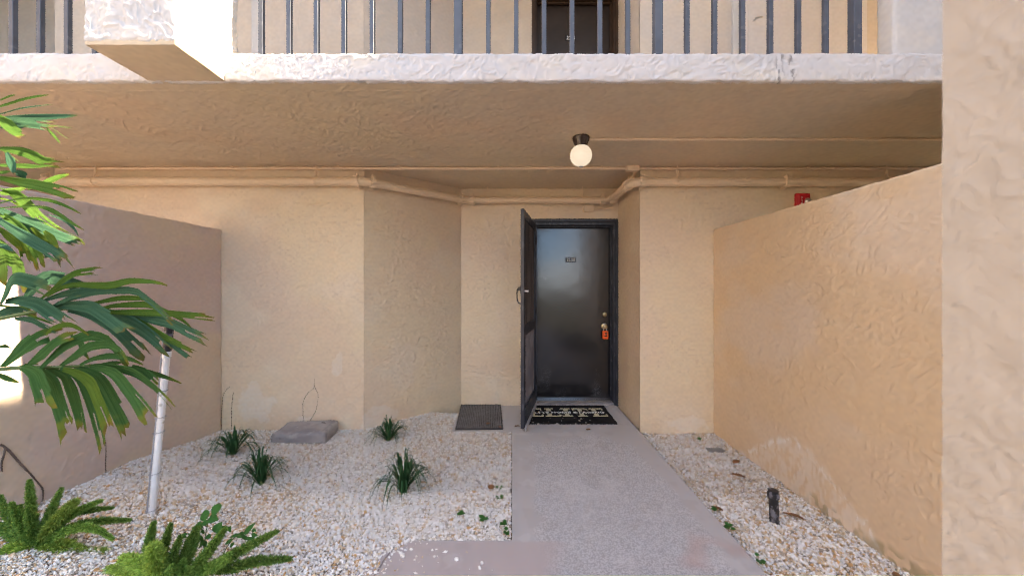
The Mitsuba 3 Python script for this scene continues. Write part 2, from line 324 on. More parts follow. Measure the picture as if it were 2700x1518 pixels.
def bed(name, x0, x1, y0, y1, label):
    nx, ny = int((x1 - x0) / .03), int((y1 - y0) / .03)
    X, Y = np.meshgrid(np.linspace(x0, x1, nx), np.linspace(y0, y1, ny), indexing='ij')
    V = np.stack([X, Y, gz(X, Y) - .012], -1).reshape(-1, 3)
    i, j = np.meshgrid(np.arange(nx - 1), np.arange(ny - 1), indexing='ij')
    q = np.stack([i * ny + j, (i + 1) * ny + j, (i + 1) * ny + j + 1, i * ny + j + 1], -1).reshape(-1, 4)
    k = thing(name, label, 'gravel bed', kind='structure')
    scene[k] = mikit.ply((V, q), 'mat_soil', True)
bed('gravel_bed_soil', -2.85, -.002, .6, 3.6, 'soil bed under the white gravel left of the walkway')
bed('gravel_bed_soil', 1.202, 1.95, .6, 3.6, 'narrow soil bed under the gravel right of the walkway')

# ------------------------------------------------------------------ the apartment building
B = thing('apartment_building', 'two storey tan stucco apartment building with a recessed dark entrance door', 'building')
plan = np.array([(-8, 4.262), (-4.36, 4.262), (-4.36, 3.53), (-1.414, 3.53), (-.585, 4.262), (.235, 4.262), (1.22, 4.262), (1.22, 3.53), (6, 3.53)], float)
def offset_plan(d):
    out = []
    for i in range(len(plan)):
        dirs = []
        if i > 0: dirs.append(plan[i] - plan[i - 1])
        if i < len(plan) - 1: dirs.append(plan[i + 1] - plan[i])
        ns = [np.array([-v[1], v[0]]) / np.linalg.norm(v) for v in dirs]
        b = sum(ns); b /= np.linalg.norm(b)
        out.append(plan[i] + b * d / max(.3, b.dot(ns[0])))
    return np.array(out)
back = offset_plan(.16)
inner = offset_plan(.012)
def wall_seg(i, z0, z1, res=.009, amp=.0034):
    core = prism(Polygon([inner[i], inner[i + 1], back[i + 1], back[i]]), z0, z1)
    a, b = plan[i], plan[i + 1]; d = (b - a) / np.linalg.norm(b - a); z0 = max(z0, -.08)
    if abs(b[0]) > 5.5: b = a + d * (4.2 - a[0])                 # as far as it can be seen
    if abs(a[0]) > 7: a = b - d * 1.6
    return cat_([core, relief_panel((*a, z0), (*d, 0), (0, 0, 1), float(np.linalg.norm(b - a)), z1 - z0, res, amp, 13.0, 60 + i + int(z1 * 3), .47, .17)])
for z0, z1, lower in ((-.15, CZ - .001, True), (FZ - .03, 5.1, False)):
    M = 'mat_wall' if lower else 'mat_upper'
    rs = .009 if lower else .014
    part(B, 'recess_wall', wall_seg(0, z0, z1, rs), M, 40)
    part(B, 'recess_side_wall', wall_seg(1, z0, z1, .03), M, 40)
    part(B, 'front_wall', wall_seg(2, z0, z1, rs), M, 40)
    part(B, 'angled_wall', wall_seg(3, z0, z1, rs), M, 40)
    part(B, 'alcove_wall', wall_seg(4, z0, z1, rs), M, 40)
    part(B, 'wall_over_door', wall_seg(5, (2.137 if lower else FZ + 2.137), z1, rs), M, 40)
    part(B, 'alcove_side_wall', wall_seg(6, z0, z1, rs), M, 40)
    part(B, 'front_wall', wall_seg(7, z0, z1, rs), M, 40)
# slab: ceiling over the ground floor, its edge, and the roof
part(B, 'ceiling', cat_([bx(-8, 6, 2.053, 5.0, CZ + .012, FZ - .006), bx(-8, -4.9, 2.053, 5.0, CZ, CZ + .0118), bx(4.0, 6, 2.053, 5.0, CZ, CZ + .0118), relief_panel((-4.9, 4.29, CZ + .001), (1, 0, 0), (0, -1, 0), 8.9, 2.236, .0085, .0050, 15.0, 5, .40, .15)]), 'mat_ceiling', 40, label='textured tan underside of the balcony')
part(B, 'fascia', relief_box((-8, 2.04, CZ - .001), (6, 2.066, FZ), .0055, .0062, 19, 1, .0042, .008, .40, .2), 'mat_fascia', 40, label='rough white edge of the balcony slab with a black stain')
part(B, 'drip_strip', tube([(-8, 2.143, CZ), (0, 2.143, CZ), (6, 2.143, CZ)], .0045, 6), 'mat_ceiling')
part(B, 'roof', bx(-8.5, 6, 2.2, 5.2, 5.1, 5.32), 'mat_trim')
pl = part(B, 'pilaster', relief_box((-2.007, 1.74, CZ + .014), (-1.586, 2.135, 3.75), .005, .0062, 18, 3, .0045, .010, .40, .2), 'mat_trim', 40, label='sunlit white stucco column stepping out from the balcony')
part(pl, 'soffit', rough_box((-2.009, 1.737, CZ - .003), (-1.583, 2.06, CZ + .03), .012, .003, 7, 4, .006), 'mat_ceiling', 40)
part(B, 'pilaster', relief_box((2.111, 2.043, FZ - .04), (6, 2.14, 5.1), .012, .004, 12, 6, .003, .008), 'mat_trim', 40)
part(pl, 'shaft', bx(-2.0, -1.592, 1.746, 2.13, 3.74, 5.1), 'mat_trim')
for x in (-2.43, 2.125):
    part(B, 'wall_trim', bx(x - .035, x + .035, 3.495, 3.528, FZ, 5.1, .004), 'mat_trim')

# entrance doors and frames
def entrance(z, brown, number, suffix):
    dm, fm = ('mat_door_brown', 'mat_frame_brown') if brown else ('mat_door', 'mat_frame')
    d = part(B, 'entrance_door', bx(.281, 1.171, 4.40, 4.445, z + .030, z + 2.078, .002), dm, label='glossy black entrance door with number 2108' if not brown else 'dark brown upstairs door with number 2208')
    fr = []
    for x0, x1 in ((.237, .281), (1.171, 1.217)):
        fr.append(bx(x0, x1, 4.268, 4.445, z + .0, z + 2.134))
    fr.append(bx(.281, 1.171, 4.268, 4.445, z + 2.078, z + 2.134))
    fr += [bx(.228, .262, 4.236, 4.268, z, z + 2.142, .004), bx(1.192, 1.2185, 4.236, 4.268, z, z + 2.142, .004), bx(.262, 1.192, 4.237, 4.268, z + 2.106, z + 2.143, .004)]
    fr += [bx(.2811, .297, 4.345, 4.375, z + .03, z + 2.078, .003), bx(1.155, 1.1709, 4.345, 4.375, z + .03, z + 2.078, .003), bx(.297, 1.155, 4.346, 4.376, z + 2.060, z + 2.0779, .003)]
    part(B, 'door_frame', cat_(fr), fm)
    x, zz = .697, z + 1.685
    p = part(d, 'number_plate', bx(x - .062, x + .062, 4.395, 4.3995, zz - .030, zz + .030, .0015), 'mat_black')
    part(d, 'number', place_text(number, .040, (x, 4.3948, zz), (1, 0, 0), (0, 0, 1), .0012, True, .100), 'mat_white')
    if not brown:
        part(B, 'threshold', rough_box((.27, 4.262, -.06), (1.18, 4.41, .024), .02, .002, 9, 2, .008), 'mat_concrete', 40)
        part(B, 'threshold', bx(.285, 1.168, 4.33, 4.425, .02, .032, .004), 'mat_steel')
        part(d, 'viewer_disc', cyl((.70, 4.3955, 1.59), (.70, 4.40, 1.59), .042, 24), 'mat_door')
        part(d, 'deadbolt', lathe([(0, 0), (.027, 0), (.029, .006), (.022, .018), (.012, .020), (.010, .017), (0, .017)], (0, 0, 0), 24).apply_transform(trimesh.transformations.rotation_matrix(math.pi / 2, (1, 0, 0))).apply_translation((1.100, 4.399, 1.035)), 'mat_brass', 40)
        part(d, 'knob', lathe([(0, 0), (.033, 0), (.034, .006), (.014, .012), (.012, .030), (.024, .038), (.028, .050), (.022, .062), (0, .066)], (0, 0, 0), 24).apply_transform(trimesh.transformations.rotation_matrix(math.pi / 2, (1, 0, 0))).apply_translation((1.096, 4.399, .895)), 'mat_brass', 40)
entrance(0.0, False, '2108', '')
entrance(FZ - .006, True, '2208', '')
# open screen door, hinged at the left jamb
H, Tp = np.array([.258, 4.232]), np.array([.096, 3.425])
ud = (Tp - H) / np.linalg.norm(Tp - H); nd = np.array([-ud[1], ud[0]])      # nd points to +x
if nd[0] < 0: nd = -nd
W = float(np.linalg.norm(Tp - H))
def sd(u0, u1, v0, v1, z0, z1, bev=.003):
    m = bx(u0, u1, v0, v1, z0, z1, bev)
    v = np.array(m.vertices); o = np.zeros_like(v)
    o[:, :2] = H + v[:, :1] * ud + v[:, 1:2] * nd; o[:, 2] = v[:, 2]
    m.vertices = o; m.fix_normals(); return m
Z0, Z1_ = .045, 2.085
scr = part(B, 'screen_door', cat_([sd(.0, .075, -.016, .016, Z0, Z1_), sd(W - .085, W, -.016, .016, Z0, Z1_),
      sd(.075, W - .085, -.0155, .0155, Z1_ - .085, Z1_ - .001), sd(.075, W - .085, -.0155, .0155, Z0 + .001, Z0 + .13)]), 'mat_frame', label='black framed security screen door standing open')
part(scr, 'upper_screen', sd(.07, W - .08, -.004, .004, .99, Z1_ - .08, .001), 'mat_screen')
part(scr, 'lower_screen', sd(.07, W - .08, -.004, .004, Z0 + .12, .91, .001), 'mat_screen_low', label='dusty grey lower screen')
part(scr, 'mid_rail', sd(.0752, W - .0852, -.017, .017, .90, 1.0), 'mat_frame')
part(scr, 'kick_plate', sd(.02, W - .02, .0165, .022, Z0 + .015, .23, .001), 'mat_frame')
part(scr, 'door_sweep', sd(.01, W - .01, .0225, .034, Z0 - .02, Z0 + .028, .003), 'mat_grey_tube')
hp = lambda u, v, z: np.array([*(H + u * ud + v * nd), z])
part(scr, 'handle', cat_([tube(spline([hp(W - .05, -.016, 1.345), hp(W - .05, -.055, 1.340), hp(W - .05, -.060, 1.27), hp(W - .05, -.045, 1.21), hp(W - .05, -.016, 1.20)], 16), .006, 8),
      sd(W - .07, W - .03, -.026, -.016, 1.30, 1.37), sd(W - .064, W - .036, -.05, -.026, 1.325, 1.36)]), 'mat_black', 40)
part(scr, 'latch_knob', cyl(hp(W - .05, .016, 1.32), hp(W - .05, .05, 1.32), .014), 'mat_steel', 40)
for z in (.25, 1.05, 1.85): part(scr, 'hinge', cyl(hp(0, .018, z), hp(0, .018, z + .09), .008, 8), 'mat_black', 40)
# upstairs utility door
ud_ = part(B, 'utility_door', bx(2.235, 3.30, 3.505, 3.527, FZ, FZ + 2.05, .003), 'mat_utility_door', label='plain pale grey utility door on the upper floor')
part(ud_, 'frame', cat_([bx(2.17, 2.229, 3.498, 3.5275, FZ, FZ + 2.1, .003), bx(3.306, 3.36, 3.498, 3.5275, FZ, FZ + 2.1, .003), bx(2.229, 3.306, 3.499, 3.5272, FZ + 2.056, FZ + 2.1, .003)]), 'mat_utility_door')
part(ud_, 'handle', cat_([cyl((2.29, 3.505, 3.875), (2.29, 3.455, 3.875), .008, 8), cyl((2.275, 3.455, 3.875), (2.34, 3.455, 3.875), .008, 8)]), 'mat_steel', 40)

# ------------------------------------------------------------------ garden walls, pier and added wings
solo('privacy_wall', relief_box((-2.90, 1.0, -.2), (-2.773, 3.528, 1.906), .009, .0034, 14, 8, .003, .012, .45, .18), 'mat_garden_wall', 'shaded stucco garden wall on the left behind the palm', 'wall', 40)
solo('privacy_wall', relief_box((1.922, 1.2, -.2), (2.05, 3.528, 1.906), .0065, .0034, 17, 9, .003, .012, .45, .2), 'mat_right_wall', 'tan stucco garden wall on the right, tinted orange for warm bounce, with a white salt stain', 'wall', 40)
solo('stucco_pier', cat_([rough_box((.2712, -.35, -.2), (.60, .2360, 5.0), .01, .0010, 9, 2, .006), relief_panel((.2702, .2325, .7), (0, -1, 0), (0, 0, 1), .12, 1.4, .0014, .0008, 120.0, 77, .44, .25)]), 'mat_pier', 'blurred beige stucco pier filling the right edge of the picture', 'pier', 40)
solo('neighbouring_wing', bx(2.4, 9, -4, 2.03, -.2, 5.57), 'mat_upper', 'unseen tall stucco wing added beyond the right wall to block the sun', 'building')  # added out of frame to keep the sun off the entrance

solo('neighbouring_wing', bx(-14, -5.2, -40, 1.4, -.2, 5.57), 'mat_wing', 'unseen sunlit wing added beyond the left garden wall for warm bounce light', 'building')  # added out of frame to reflect warm sunlight under the balcony

# ------------------------------------------------------------------ balcony railing
R = thing('balcony_railing', 'slate blue metal railing along the upper balcony', 'railing')
yr = 2.10
for vx in (-2.83, -2.675, -2.519, -2.361, -1.421, -1.263, -1.108, -.952, -.792, -.633, -.475, -.134, .024, .182, .340, .498, .656, .992, 1.148, 1.306, 1.464, 1.622, 1.778):
    part(R, 'baluster', bx(vx - .0125, vx + .0125, yr - .0125, yr + .0125, FZ - .02, 3.69, .002), 'mat_rail')
for vx in (-.304, .826, 1.945):
    part(R, 'post', bx(vx - .023, vx + .023, yr - .023, yr + .023, FZ - .02, 3.72, .003), 'mat_rail')
for x0, x1 in ((-6, -2.012), (-1.58, 2.11)):
    part(R, 'top_rail', bx(x0, x1, yr - .03, yr + .03, 3.66, 3.71, .005), 'mat_rail')

# ------------------------------------------------------------------ pipes on the wall and ceiling
S_ = thing('sprinkler_pipe', 'tan painted sprinkler pipe with bolted couplings running along the wall tops', 'pipe')
pr, zp = .040, 2.342
path = [np.array(p) for p in ((-4.42, 3.75, zp), (-4.42, 3.455, zp), (-1.375, 3.455, zp), (-.515, 4.180, zp), (1.118, 4.180, zp - .004), (1.118, 3.455, zp - .004), (6, 3.455, zp - .004))]
def arc(a, b, c, r=.10):
    d0, d1 = (a - b) / np.linalg.norm(a - b), (c - b) / np.linalg.norm(c - b)
    p0, p1 = b + d0 * r, b + d1 * r
    t = np.linspace(0, 1, 9)[:, None]
    return (1 - t) ** 2 * p0 + 2 * t * (1 - t) * b + t ** 2 * p1
ends = []
for i in range(1, len(path) - 1):
    e = arc(path[i - 1], path[i], path[i + 1], .10 if i not in (2, 3) else .07)
    part(S_, 'elbow', tube(e, pr * 1.06, 18), 'mat_pipe', 40); ends.append(e)
for i in range(len(path) - 1):
    a = path[0] if i == 0 else ends[i - 1][-1]; b = path[-1] if i == len(path) - 2 else ends[i][0]
    part(S_, 'pipe', tube([a, (a + b) / 2, b], pr, 20), 'mat_pipe', 40)
def coupling(c, d):
    c, d = np.array(c, float), np.array(d, float); d /= np.linalg.norm(d)
    s = np.array([-d[1], d[0], 0]);
    if s[1] > 0: s = -s                                            # towards the camera side
    u = np.array([0, 0, 1.0])
    ms = [tube([c - d * .024, c - d * .021, c + d * .021, c + d * .024], [pr * 1.12, pr * 1.32, pr * 1.32, pr * 1.12], 18)]
    dirn = u * .8 + s * .6
    for sg in (1, -1):
        e = c + dirn * sg * (pr * 1.32 + .010)
        ms.append(tube([e - d * .020, e, e + d * .020], [.011, .015, .011], 8))
        ms.append(cyl(e - (s * .8 - u * .6) * .028, e + (s * .8 - u * .6) * .028, .0065, 8))
        ms.append(cyl(e + (s * .8 - u * .6) * .016, e + (s * .8 - u * .6) * .026, .011, 6))
    ms.append(cyl(c + u * (pr * 1.3), c + u * (pr * 1.3 + .030), .006, 6))
    part(S_, 'coupling', cat_(ms), 'mat_pipe', 30)
for e, dirs in zip(ends, range(1, len(path) - 1)):
    coupling(e[0], path[dirs] - path[dirs - 1]); coupling(e[-1], path[dirs + 1] - path[dirs])
coupling((2.56, 3.455, zp - .004), (1, 0, 0))
for (x, y) in ((-3.89, 3.455), (-1.83, 3.455), (-.28, 4.18), (.80, 4.18), (1.545, 3.455), (3.50, 3.455)):
    t = np.linspace(-.35 * np.pi, 1.35 * np.pi, 20)
    ring = [(x, y + math.cos(a) * (pr + .004), zp - .002 - math.sin(a) * (pr + .004)) for a in t]
    top = zp + pr + .052
    part(S_, 'hanger', cat_([tube([(x, y, top)] + ring + [(x, y, top)], .0045, 6), cyl((x, y, top - .006), (x, y, CZ), .005, 8), cyl((x, y, top - .012), (x, y, top + .012), .011, 6)]), 'mat_pipe', 30)
C_ = thing('electrical_conduit', 'thin tan conduit clipped along the ceiling edge with a small junction box', 'conduit')
yc, zc = 3.478, CZ - .017
def wav(x0, x1, y, z, n, a): return [(x, y, z + a * (math.sin(x * 2.1) + math.sin(x * 5.3)) * .5 - a) for x in np.linspace(x0, x1, n)]
part(C_, 'conduit_run', tube(wav(-4.25, 1.09, yc, zc, 40, .003), .0135, 10), 'mat_pipe', 40)
part(C_, 'conduit_run', tube([(1.16, yc, zc - .006), (3, yc, zc - .004), (6, yc, zc - .004)], .0125, 10), 'mat_pipe', 40)
part(C_, 'junction_box', bx(1.075, 1.19, yc - .030, yc + .030, CZ - .050, CZ - .001, .005), 'mat_pipe', 30)
for x in (-3.4, -2.62, -1.62, -1.05, -.13, .84, 1.92, 2.78, 3.7):
    part(C_, 'strap', cat_([tube([(x - .008, yc, zc - .004), (x + .008, yc, zc - .004)] if False else [(x - .009, yc, zc - .004), (x, yc, zc - .004), (x + .009, yc, zc - .004)], .0175, 10), bx(x - .008, x + .008, yc - .036, yc - .010, CZ - .006, CZ - .001)]), 'mat_pipe', 30)
C2 = thing('electrical_conduit', 'short tan conduit running from the ceiling corner down to a square box over the door', 'conduit')
part(C2, 'conduit_run', tube(spline([(1.15, 3.50, CZ - .045), (1.185, 3.60, CZ - .055), (1.190, 3.80, CZ - .06), (1.185, 4.10, CZ - .075), (1.18, 4.20, CZ - .16), (1.13, 4.235, CZ - .225), (1.02, 4.240, CZ - .245), (.92, 4.240, CZ - .245)], 50), .0125, 10), 'mat_pipe', 40)
part(C2, 'wall_box', bx(.815, .935, 4.212, 4.2605, 2.215, 2.295, .004), 'mat_pipe', 30)
C3 = thing('electrical_conduit', 'straight tan conduit along the ceiling feeding the globe lamp', 'conduit')
part(C3, 'conduit_run', tube([(.57, 2.82, CZ - .012), (2, 2.82, CZ - .012), (6, 2.82, CZ - .012)], .0105, 10), 'mat_pipe', 40)
for x in (1.5, 2.6):
    part(C3, 'strap', tube([(x - .008, 2.82, CZ - .012), (x, 2.82, CZ - .012), (x + .008, 2.82, CZ - .012)], .0135, 10), 'mat_pipe', 30)

# ------------------------------------------------------------------ globe lamp
L_ = thing('globe_lamp', 'lit round globe lamp on a glossy dark brown ceiling base', 'lamp')
part(L_, 'base', lathe([(0, 0), (.062, 0), (.066, -.012), (.062, -.030), (.050, -.055), (.047, -.072), (.052, -.080), (0, -.080)], (.522, 2.80, CZ), 32), 'mat_brown_gloss', 30)
g = trimesh.creation.icosphere(4, .082)
gk = part(L_, 'globe', g.apply_translation((.522, 2.80, CZ - .142)), 'mat_globe', True)
LAMP = .042
scene[gk]['emitter'] = {'type': 'area', 'radiance': {'type': 'rgb', 'value': [LAMP * 1.0, LAMP * .82, LAMP * .60]}}
part(L_, 'bottom_cap', lathe([(0, -.006), (.014, -.005), (.019, 0), (0, .004)], (.522, 2.80, CZ - .2255), 20), 'mat_grey_tube', 30)

# ------------------------------------------------------------------ fire alarm
A_ = thing('fire_alarm', 'red fire alarm with a clear strobe on the right wall under the pipe', 'alarm')
part(A_, 'body', cat_([bx(2.690, 2.818, 3.500, 3.529, 2.10, 2.246, .006), bx(2.697, 2.811, 3.480, 3.501, 2.107, 2.239, .008)]), 'mat_red', 30)
part(A_, 'strobe', lathe([(0, .026), (.016, .022), (.030, .008), (.033, 0), (0, 0)], (0, 0, 0), 24).apply_transform(trimesh.transformations.rotation_matrix(math.pi / 2, (1, 0, 0))).apply_translation((2.782, 3.480, 2.165)), 'mat_steel', 20)
part(A_, 'lettering', cat_([place_text(c, .017, (2.728, 3.4795, 2.195 - .024 * i), (1, 0, 0), (0, 0, 1), .001, True) for i, c in enumerate('FIRE')]), 'mat_white')

# ------------------------------------------------------------------ padlock on the knob
P_ = thing('key_lockbox', 'orange key lockbox hanging by its steel shackle from the door knob', 'lockbox')
kx, ky, kz = 1.097, 4.352, .895
part(P_, 'shackle', tube(spline([(kx - .017, ky + .012, kz - .07), (kx - .018, ky + .012, kz + .0), (kx - .012, ky + .012, kz + .028), (kx, ky + .012, kz + .035), (kx + .012, ky + .012, kz + .028), (kx + .018, ky + .012, kz), (kx + .017, ky + .012, kz - .07)], 30), .005, 8), 'mat_steel', 40)
part(P_, 'body', bx(kx - .034, kx + .034, ky - .022, ky + .026, kz - .145, kz - .048, .008), 'mat_orange', 20)
part(P_, 'dial', cat_([bx(kx - .012, kx + .012, ky - .025, ky - .0215, kz - .085, kz - .068, .001), bx(kx - .016, kx + .016, ky - .0255, ky - .0215, kz - .112, kz - .1, .001)]), 'mat_black')

# ------------------------------------------------------------------ doormats
M1 = thing('doormat', 'black doormat with cream lettering in front of the door', 'doormat')
part(M1, 'pad', rough_box((.128, 3.662, .0015), (1.045, 4.225, .012), .02, .001, 6, 3, .003), 'mat_mat', 40)
def slab(*rects): return unary_union([sbox(*r) for r in rects])
TH = .11
GL = {'E': slab((0, 0, .95, TH), (.14, 0, .42, 1), (0, 1 - TH, .88, 1), (.87, 0, .95, .27), (.81, .76, .88, 1), (.42, .46, .7, .54)),
      'L': slab((0, 0, .95, TH), (.14, 0, .42, 1), (0, 1 - TH, .58, 1), (.87, 0, .95, .27)),
      'I': slab((0, 0, .62, TH), (.17, 0, .45, 1), (0, 1 - TH, .62, 1)),
      'T': slab((.2, 0, .8, TH), (.36, 0, .64, 1), (0, 1 - TH, 1, 1), (0, .74, .07, 1), (.93, .74, 1, 1))}
pos, letters = 0.0, []
for c in 'ELITE':
    letters.append((c, pos)); pos += GL[c].bounds[2] + .12
sx = .835 / (pos - .12); ms = []
for c, o in letters:
    g = GL[c].difference(sbox(-1, .36, 2, .64))
    for q in getattr(g, 'geoms', [g]):
        m = trimesh.creation.extrude_polygon(q, .0022, engine='earcut')
        v = np.array(m.vertices); m.vertices = np.stack([.172 + (o + v[:, 0]) * sx, 3.852 + v[:, 1] * .262, .0122 + v[:, 2]], 1); ms.append(m)
part(M1, 'lettering', cat_(ms), 'mat_cream')
part(M1, 'lettering', place_text('ELITE HOME STAGING', .042, (.592, 3.983, .0122), (1, 0, 0), (0, 1, 0), .0022, True, .80), 'mat_white')
M2 = thing('ribbed_mat', 'small black ribbed rubber mat on the concrete pad left of the door', 'doormat')
def q2(u, v, z):                                                 # slightly skewed rectangle
    return np.stack([-.540 + u * .455 + v * -.045 + 0 * z, 3.515 + v * .735 + u * .012, z], -1)
def q2box(u0, u1, v0, v1, z0, z1):
    m = trimesh.creation.box((1, 1, 1)); v = np.array(m.vertices) + .5
    m.vertices = q2(u0 + v[:, 0] * (u1 - u0), v0 + v[:, 1] * (v1 - v0), z0 + v[:, 2] * (z1 - z0)); return m
part(M2, 'base', q2box(0, 1, 0, 1, .001, .007), 'mat_rubber')
part(M2, 'border', cat_([q2box(0, .022, 0, 1, .0071, .013), q2box(.978, 1, 0, 1, .0071, .013), q2box(.022, .978, 0, .02, .0072, .0128), q2box(.022, .978, .985, 1, .0072, .0128)]), 'mat_rubber')
NR = 24
for i in range(NR):
    c = .022 + (i + .5) * .956 / NR
    part(M2, 'rib', q2box(c - .0105, c + .0105, .0205, .9845, .0070, .0150 + .0004 * (i % 3)), 'mat_rib')

# ------------------------------------------------------------------ utility box, riser, pipe stub
U = thing('utility_box', 'grey concrete utility box with a rounded lid against the left front wall', 'utility box')
ub = rough_box((-.235, -.15, 0), (.235, .15, .112), .012, .004, 9, 2, .03)
ut = trimesh.transformations.concatenate_matrices(trimesh.transformations.translation_matrix((-1.86, 3.35, -.012)), trimesh.transformations.euler_matrix(.03, -.02, .05))
part(U, 'box', ub.apply_transform(ut), 'mat_concrete', 40)
lid = prism(Polygon([(-.19, -.11), (.19, -.11), (.19, .11), (-.19, .11)]).buffer(.012), .111, .1165)
part(U, 'lid', lid.apply_transform(ut), 'mat_concrete')
part(U, 'lift_slot', cat_([bx(.11, .15, .05, .06, .1145, .1172), bx(.10, .13, .075, .085, .1145, .1172)]).apply_transform(ut), 'mat_black')
I_ = thing('irrigation_riser', 'white plastic irrigation riser with a black sprinkler head by the left garden wall', 'pipe')
r0, r1 = np.array([-2.085, 2.135, -.03]), np.array([-1.977, 2.12, .983])
rp = lambda t: r0 + (r1 - r0) * t
part(I_, 'pipe', tube([rp(0), rp(.5), rp(1)], [.0175, .017, .0165], 20), 'mat_pvc', 40)
part(I_, 'collar', tube([rp(.965), rp(.97), rp(1.005), rp(1.01)], [.017, .0205, .0205, .017], 20), 'mat_pvc', 40)
part(I_, 'sprinkler_head', tube([rp(1.005), rp(1.02), rp(1.13), rp(1.14), rp(1.17), rp(1.175)], [.019, .021, .021, .024, .024, .016], 20), 'mat_scuffed', 40)
off = np.array([-.0225, -.006, 0])
part(I_, 'hose', tube(spline([rp(.0) + off, rp(.3) + off * 1.1, rp(.6) + off * .95, rp(.95) + off * 1.05, rp(1.12) + off], 24), .004, 6), 'mat_grey_tube', 40)
for t in (.10, .31, .545, .63, .78):
    c = rp(t)
    a = np.linspace(0, 2 * np.pi, 25)
    part(I_, 'tie', cat_([tube([c + np.array([-.005 + .027 * math.cos(q), .023 * math.sin(q), .004 * math.cos(q)]) for q in a], .0022, 6, False), cyl(c + np.array([.02, -.016, 0]), c + np.array([.040, -.022, .004]), .0015, 5)]), 'mat_grey_tube', 40)
K_ = thing('pipe_stub', 'short black plastic pipe stub with a screw cap standing in the right gravel', 'pipe')
sb = np.array([1.553, 2.19, -.04])
part(K_, 'pipe', tube([sb, sb + (-.002, 0, .08), sb + (-.006, 0, .155)], .025, 20), 'mat_scuffed', 40)
part(K_, 'cap', tube([sb + (-.006, 0, .150), sb + (-.006, 0, .153), sb + (-.007, 0, .178), sb + (-.007, 0, .181), sb + (-.007, 0, .197), sb + (-.007, 0, .200)], [.026, .031, .031, .027, .027, .020], 20), 'mat_scuffed', 30)

# ------------------------------------------------------------------ gravel
ICO = trimesh.creation.icosphere(0)
OCT = (np.array([(1, 0, 0), (-1, 0, 0), (0, 1, 0), (0, -1, 0), (0, 0, 1), (0, 0, -1)], float), np.array([(0, 2, 4), (2, 1, 4), (1, 3, 4), (3, 0, 4), (2, 0, 5), (1, 2, 5), (3, 1, 5), (0, 3, 5)]))
PAL = np.array([(.87, .86, .84), (.80, .78, .75), (.90, .90, .89), (.76, .69, .58), (.68, .54, .36), (.56, .34, .15), (.56, .52, .48), (.36, .30, .25), (.80, .76, .70)])
WT = np.array([.27, .17, .20, .09, .06, .035, .05, .025, .10])
def pebbles(P, size, amber, near):
    n = len(P); IV, IF = (np.array(ICO.vertices), np.array(ICO.faces)) if near else OCT
    K = len(IV)
    s = size[:, None] * np.stack([RNG.uniform(.75, 1.35, n), RNG.uniform(.6, 1.0, n), RNG.uniform(.4, .68, n)], 1)
    v = IV[None] * (1 + RNG.uniform(-.22, .22, (n, K, 1))) * s[:, None]
    a, b, c = RNG.uniform(0, 2 * np.pi, n), RNG.normal(0, .4, n), RNG.normal(0, .4, n)
    x, y, z = v[..., 0], v[..., 1], v[..., 2]
    y, z = y * np.cos(b)[:, None] - z * np.sin(b)[:, None], y * np.sin(b)[:, None] + z * np.cos(b)[:, None]
    x, z = x * np.cos(c)[:, None] + z * np.sin(c)[:, None], -x * np.sin(c)[:, None] + z * np.cos(c)[:, None]
    x, y = x * np.cos(a)[:, None] - y * np.sin(a)[:, None], x * np.sin(a)[:, None] + y * np.cos(a)[:, None]
    V = np.stack([x, y, z], -1) + P[:, None]
    w = WT[None] * np.where(np.arange(9)[None] == 4, 1 + 3.2 * amber[:, None], np.where(np.arange(9)[None] == 5, 1 + 2.8 * amber[:, None], np.where(np.arange(9)[None] == 7, 1 + 2 * amber[:, None], 1)))
    w = np.cumsum(w / w.sum(1, keepdims=True), 1)
    ci = (RNG.random(n)[:, None] > w).sum(1).clip(0, 8)
    col = PAL[ci] * RNG.uniform(.86, 1.06, (n, 1))
    Fc = (IF[None] + K * np.arange(n)[:, None, None]).reshape(-1, 3)
    return (V.reshape(-1, 3), Fc), np.repeat(col, K, 0)
def grid_pts(x0, x1, y0, y1, sp, keep):
    X, Y = np.meshgrid(np.arange(x0, x1, sp), np.arange(y0, y1, sp))
    X = X.ravel() + RNG.uniform(-.5, .5, X.size) * sp; Y = Y.ravel() + RNG.uniform(-.5, .5, Y.size) * sp
    k = keep(X, Y); return X[k], Y[k]
def gravel(name, x0, x1, y0, y1, keep, label, boost):
    Ps, Ss = [], []
    for sp, dz, sz in ((.0100, -.004, .0062), (.0135, .001, .0068)):
        X, Y = grid_pts(x0, x1, y0, y1, sp, keep)
        Z = gz(X, Y) + dz + RNG.uniform(-.003, .003, len(X))
        Ps.append(np.stack([X, Y, Z], 1)); Ss.append(sz * RNG.lognormal(0, .30, len(X)))
    P, S = np.vstack(Ps), np.hstack(Ss)
    q = np.stack([P[:, 0] * 1.9, P[:, 1] * 1.9, P[:, 0] * 0], -1)
    amber = np.clip((meshkit.fbm(q, 3, 11) - .46) * 6, 0, 1) * .9 + .08 + boost
    V, Fc, Cc, at = [], [], [], 0
    for near in (True, False):
        k = (P[:, 1] < 2.45) == near
        (v, f), c = pebbles(P[k], S[k] * (1 if near else 1.12), amber[k], near)
        V.append(v); Fc.append(f + at); Cc.append(c); at += len(v)
    m, c = (np.vstack(V), np.vstack(Fc)), np.vstack(Cc)
    solo(name, m, 'mat_pebble', label, 'gravel', True, None, 'stuff', color=c)
def keep_left(X, Y):
    pad = (X > -.575) & (Y > 3.47)
    wall = (Y < 3.53) | (Y < 3.53 + (X + 1.414) * .883)
    strip = (Y < 1.983) & (X > -.62 + .09 * (Y - 1.7) + .05 * np.sin(Y * 23))
    spill = RNG.random(len(X)) < .30 * np.exp(-((X + .62).clip(0)) / .12)
    return ~pad & wall & (X < -.006) & (~strip | (spill & strip)) & (X > -2.775)
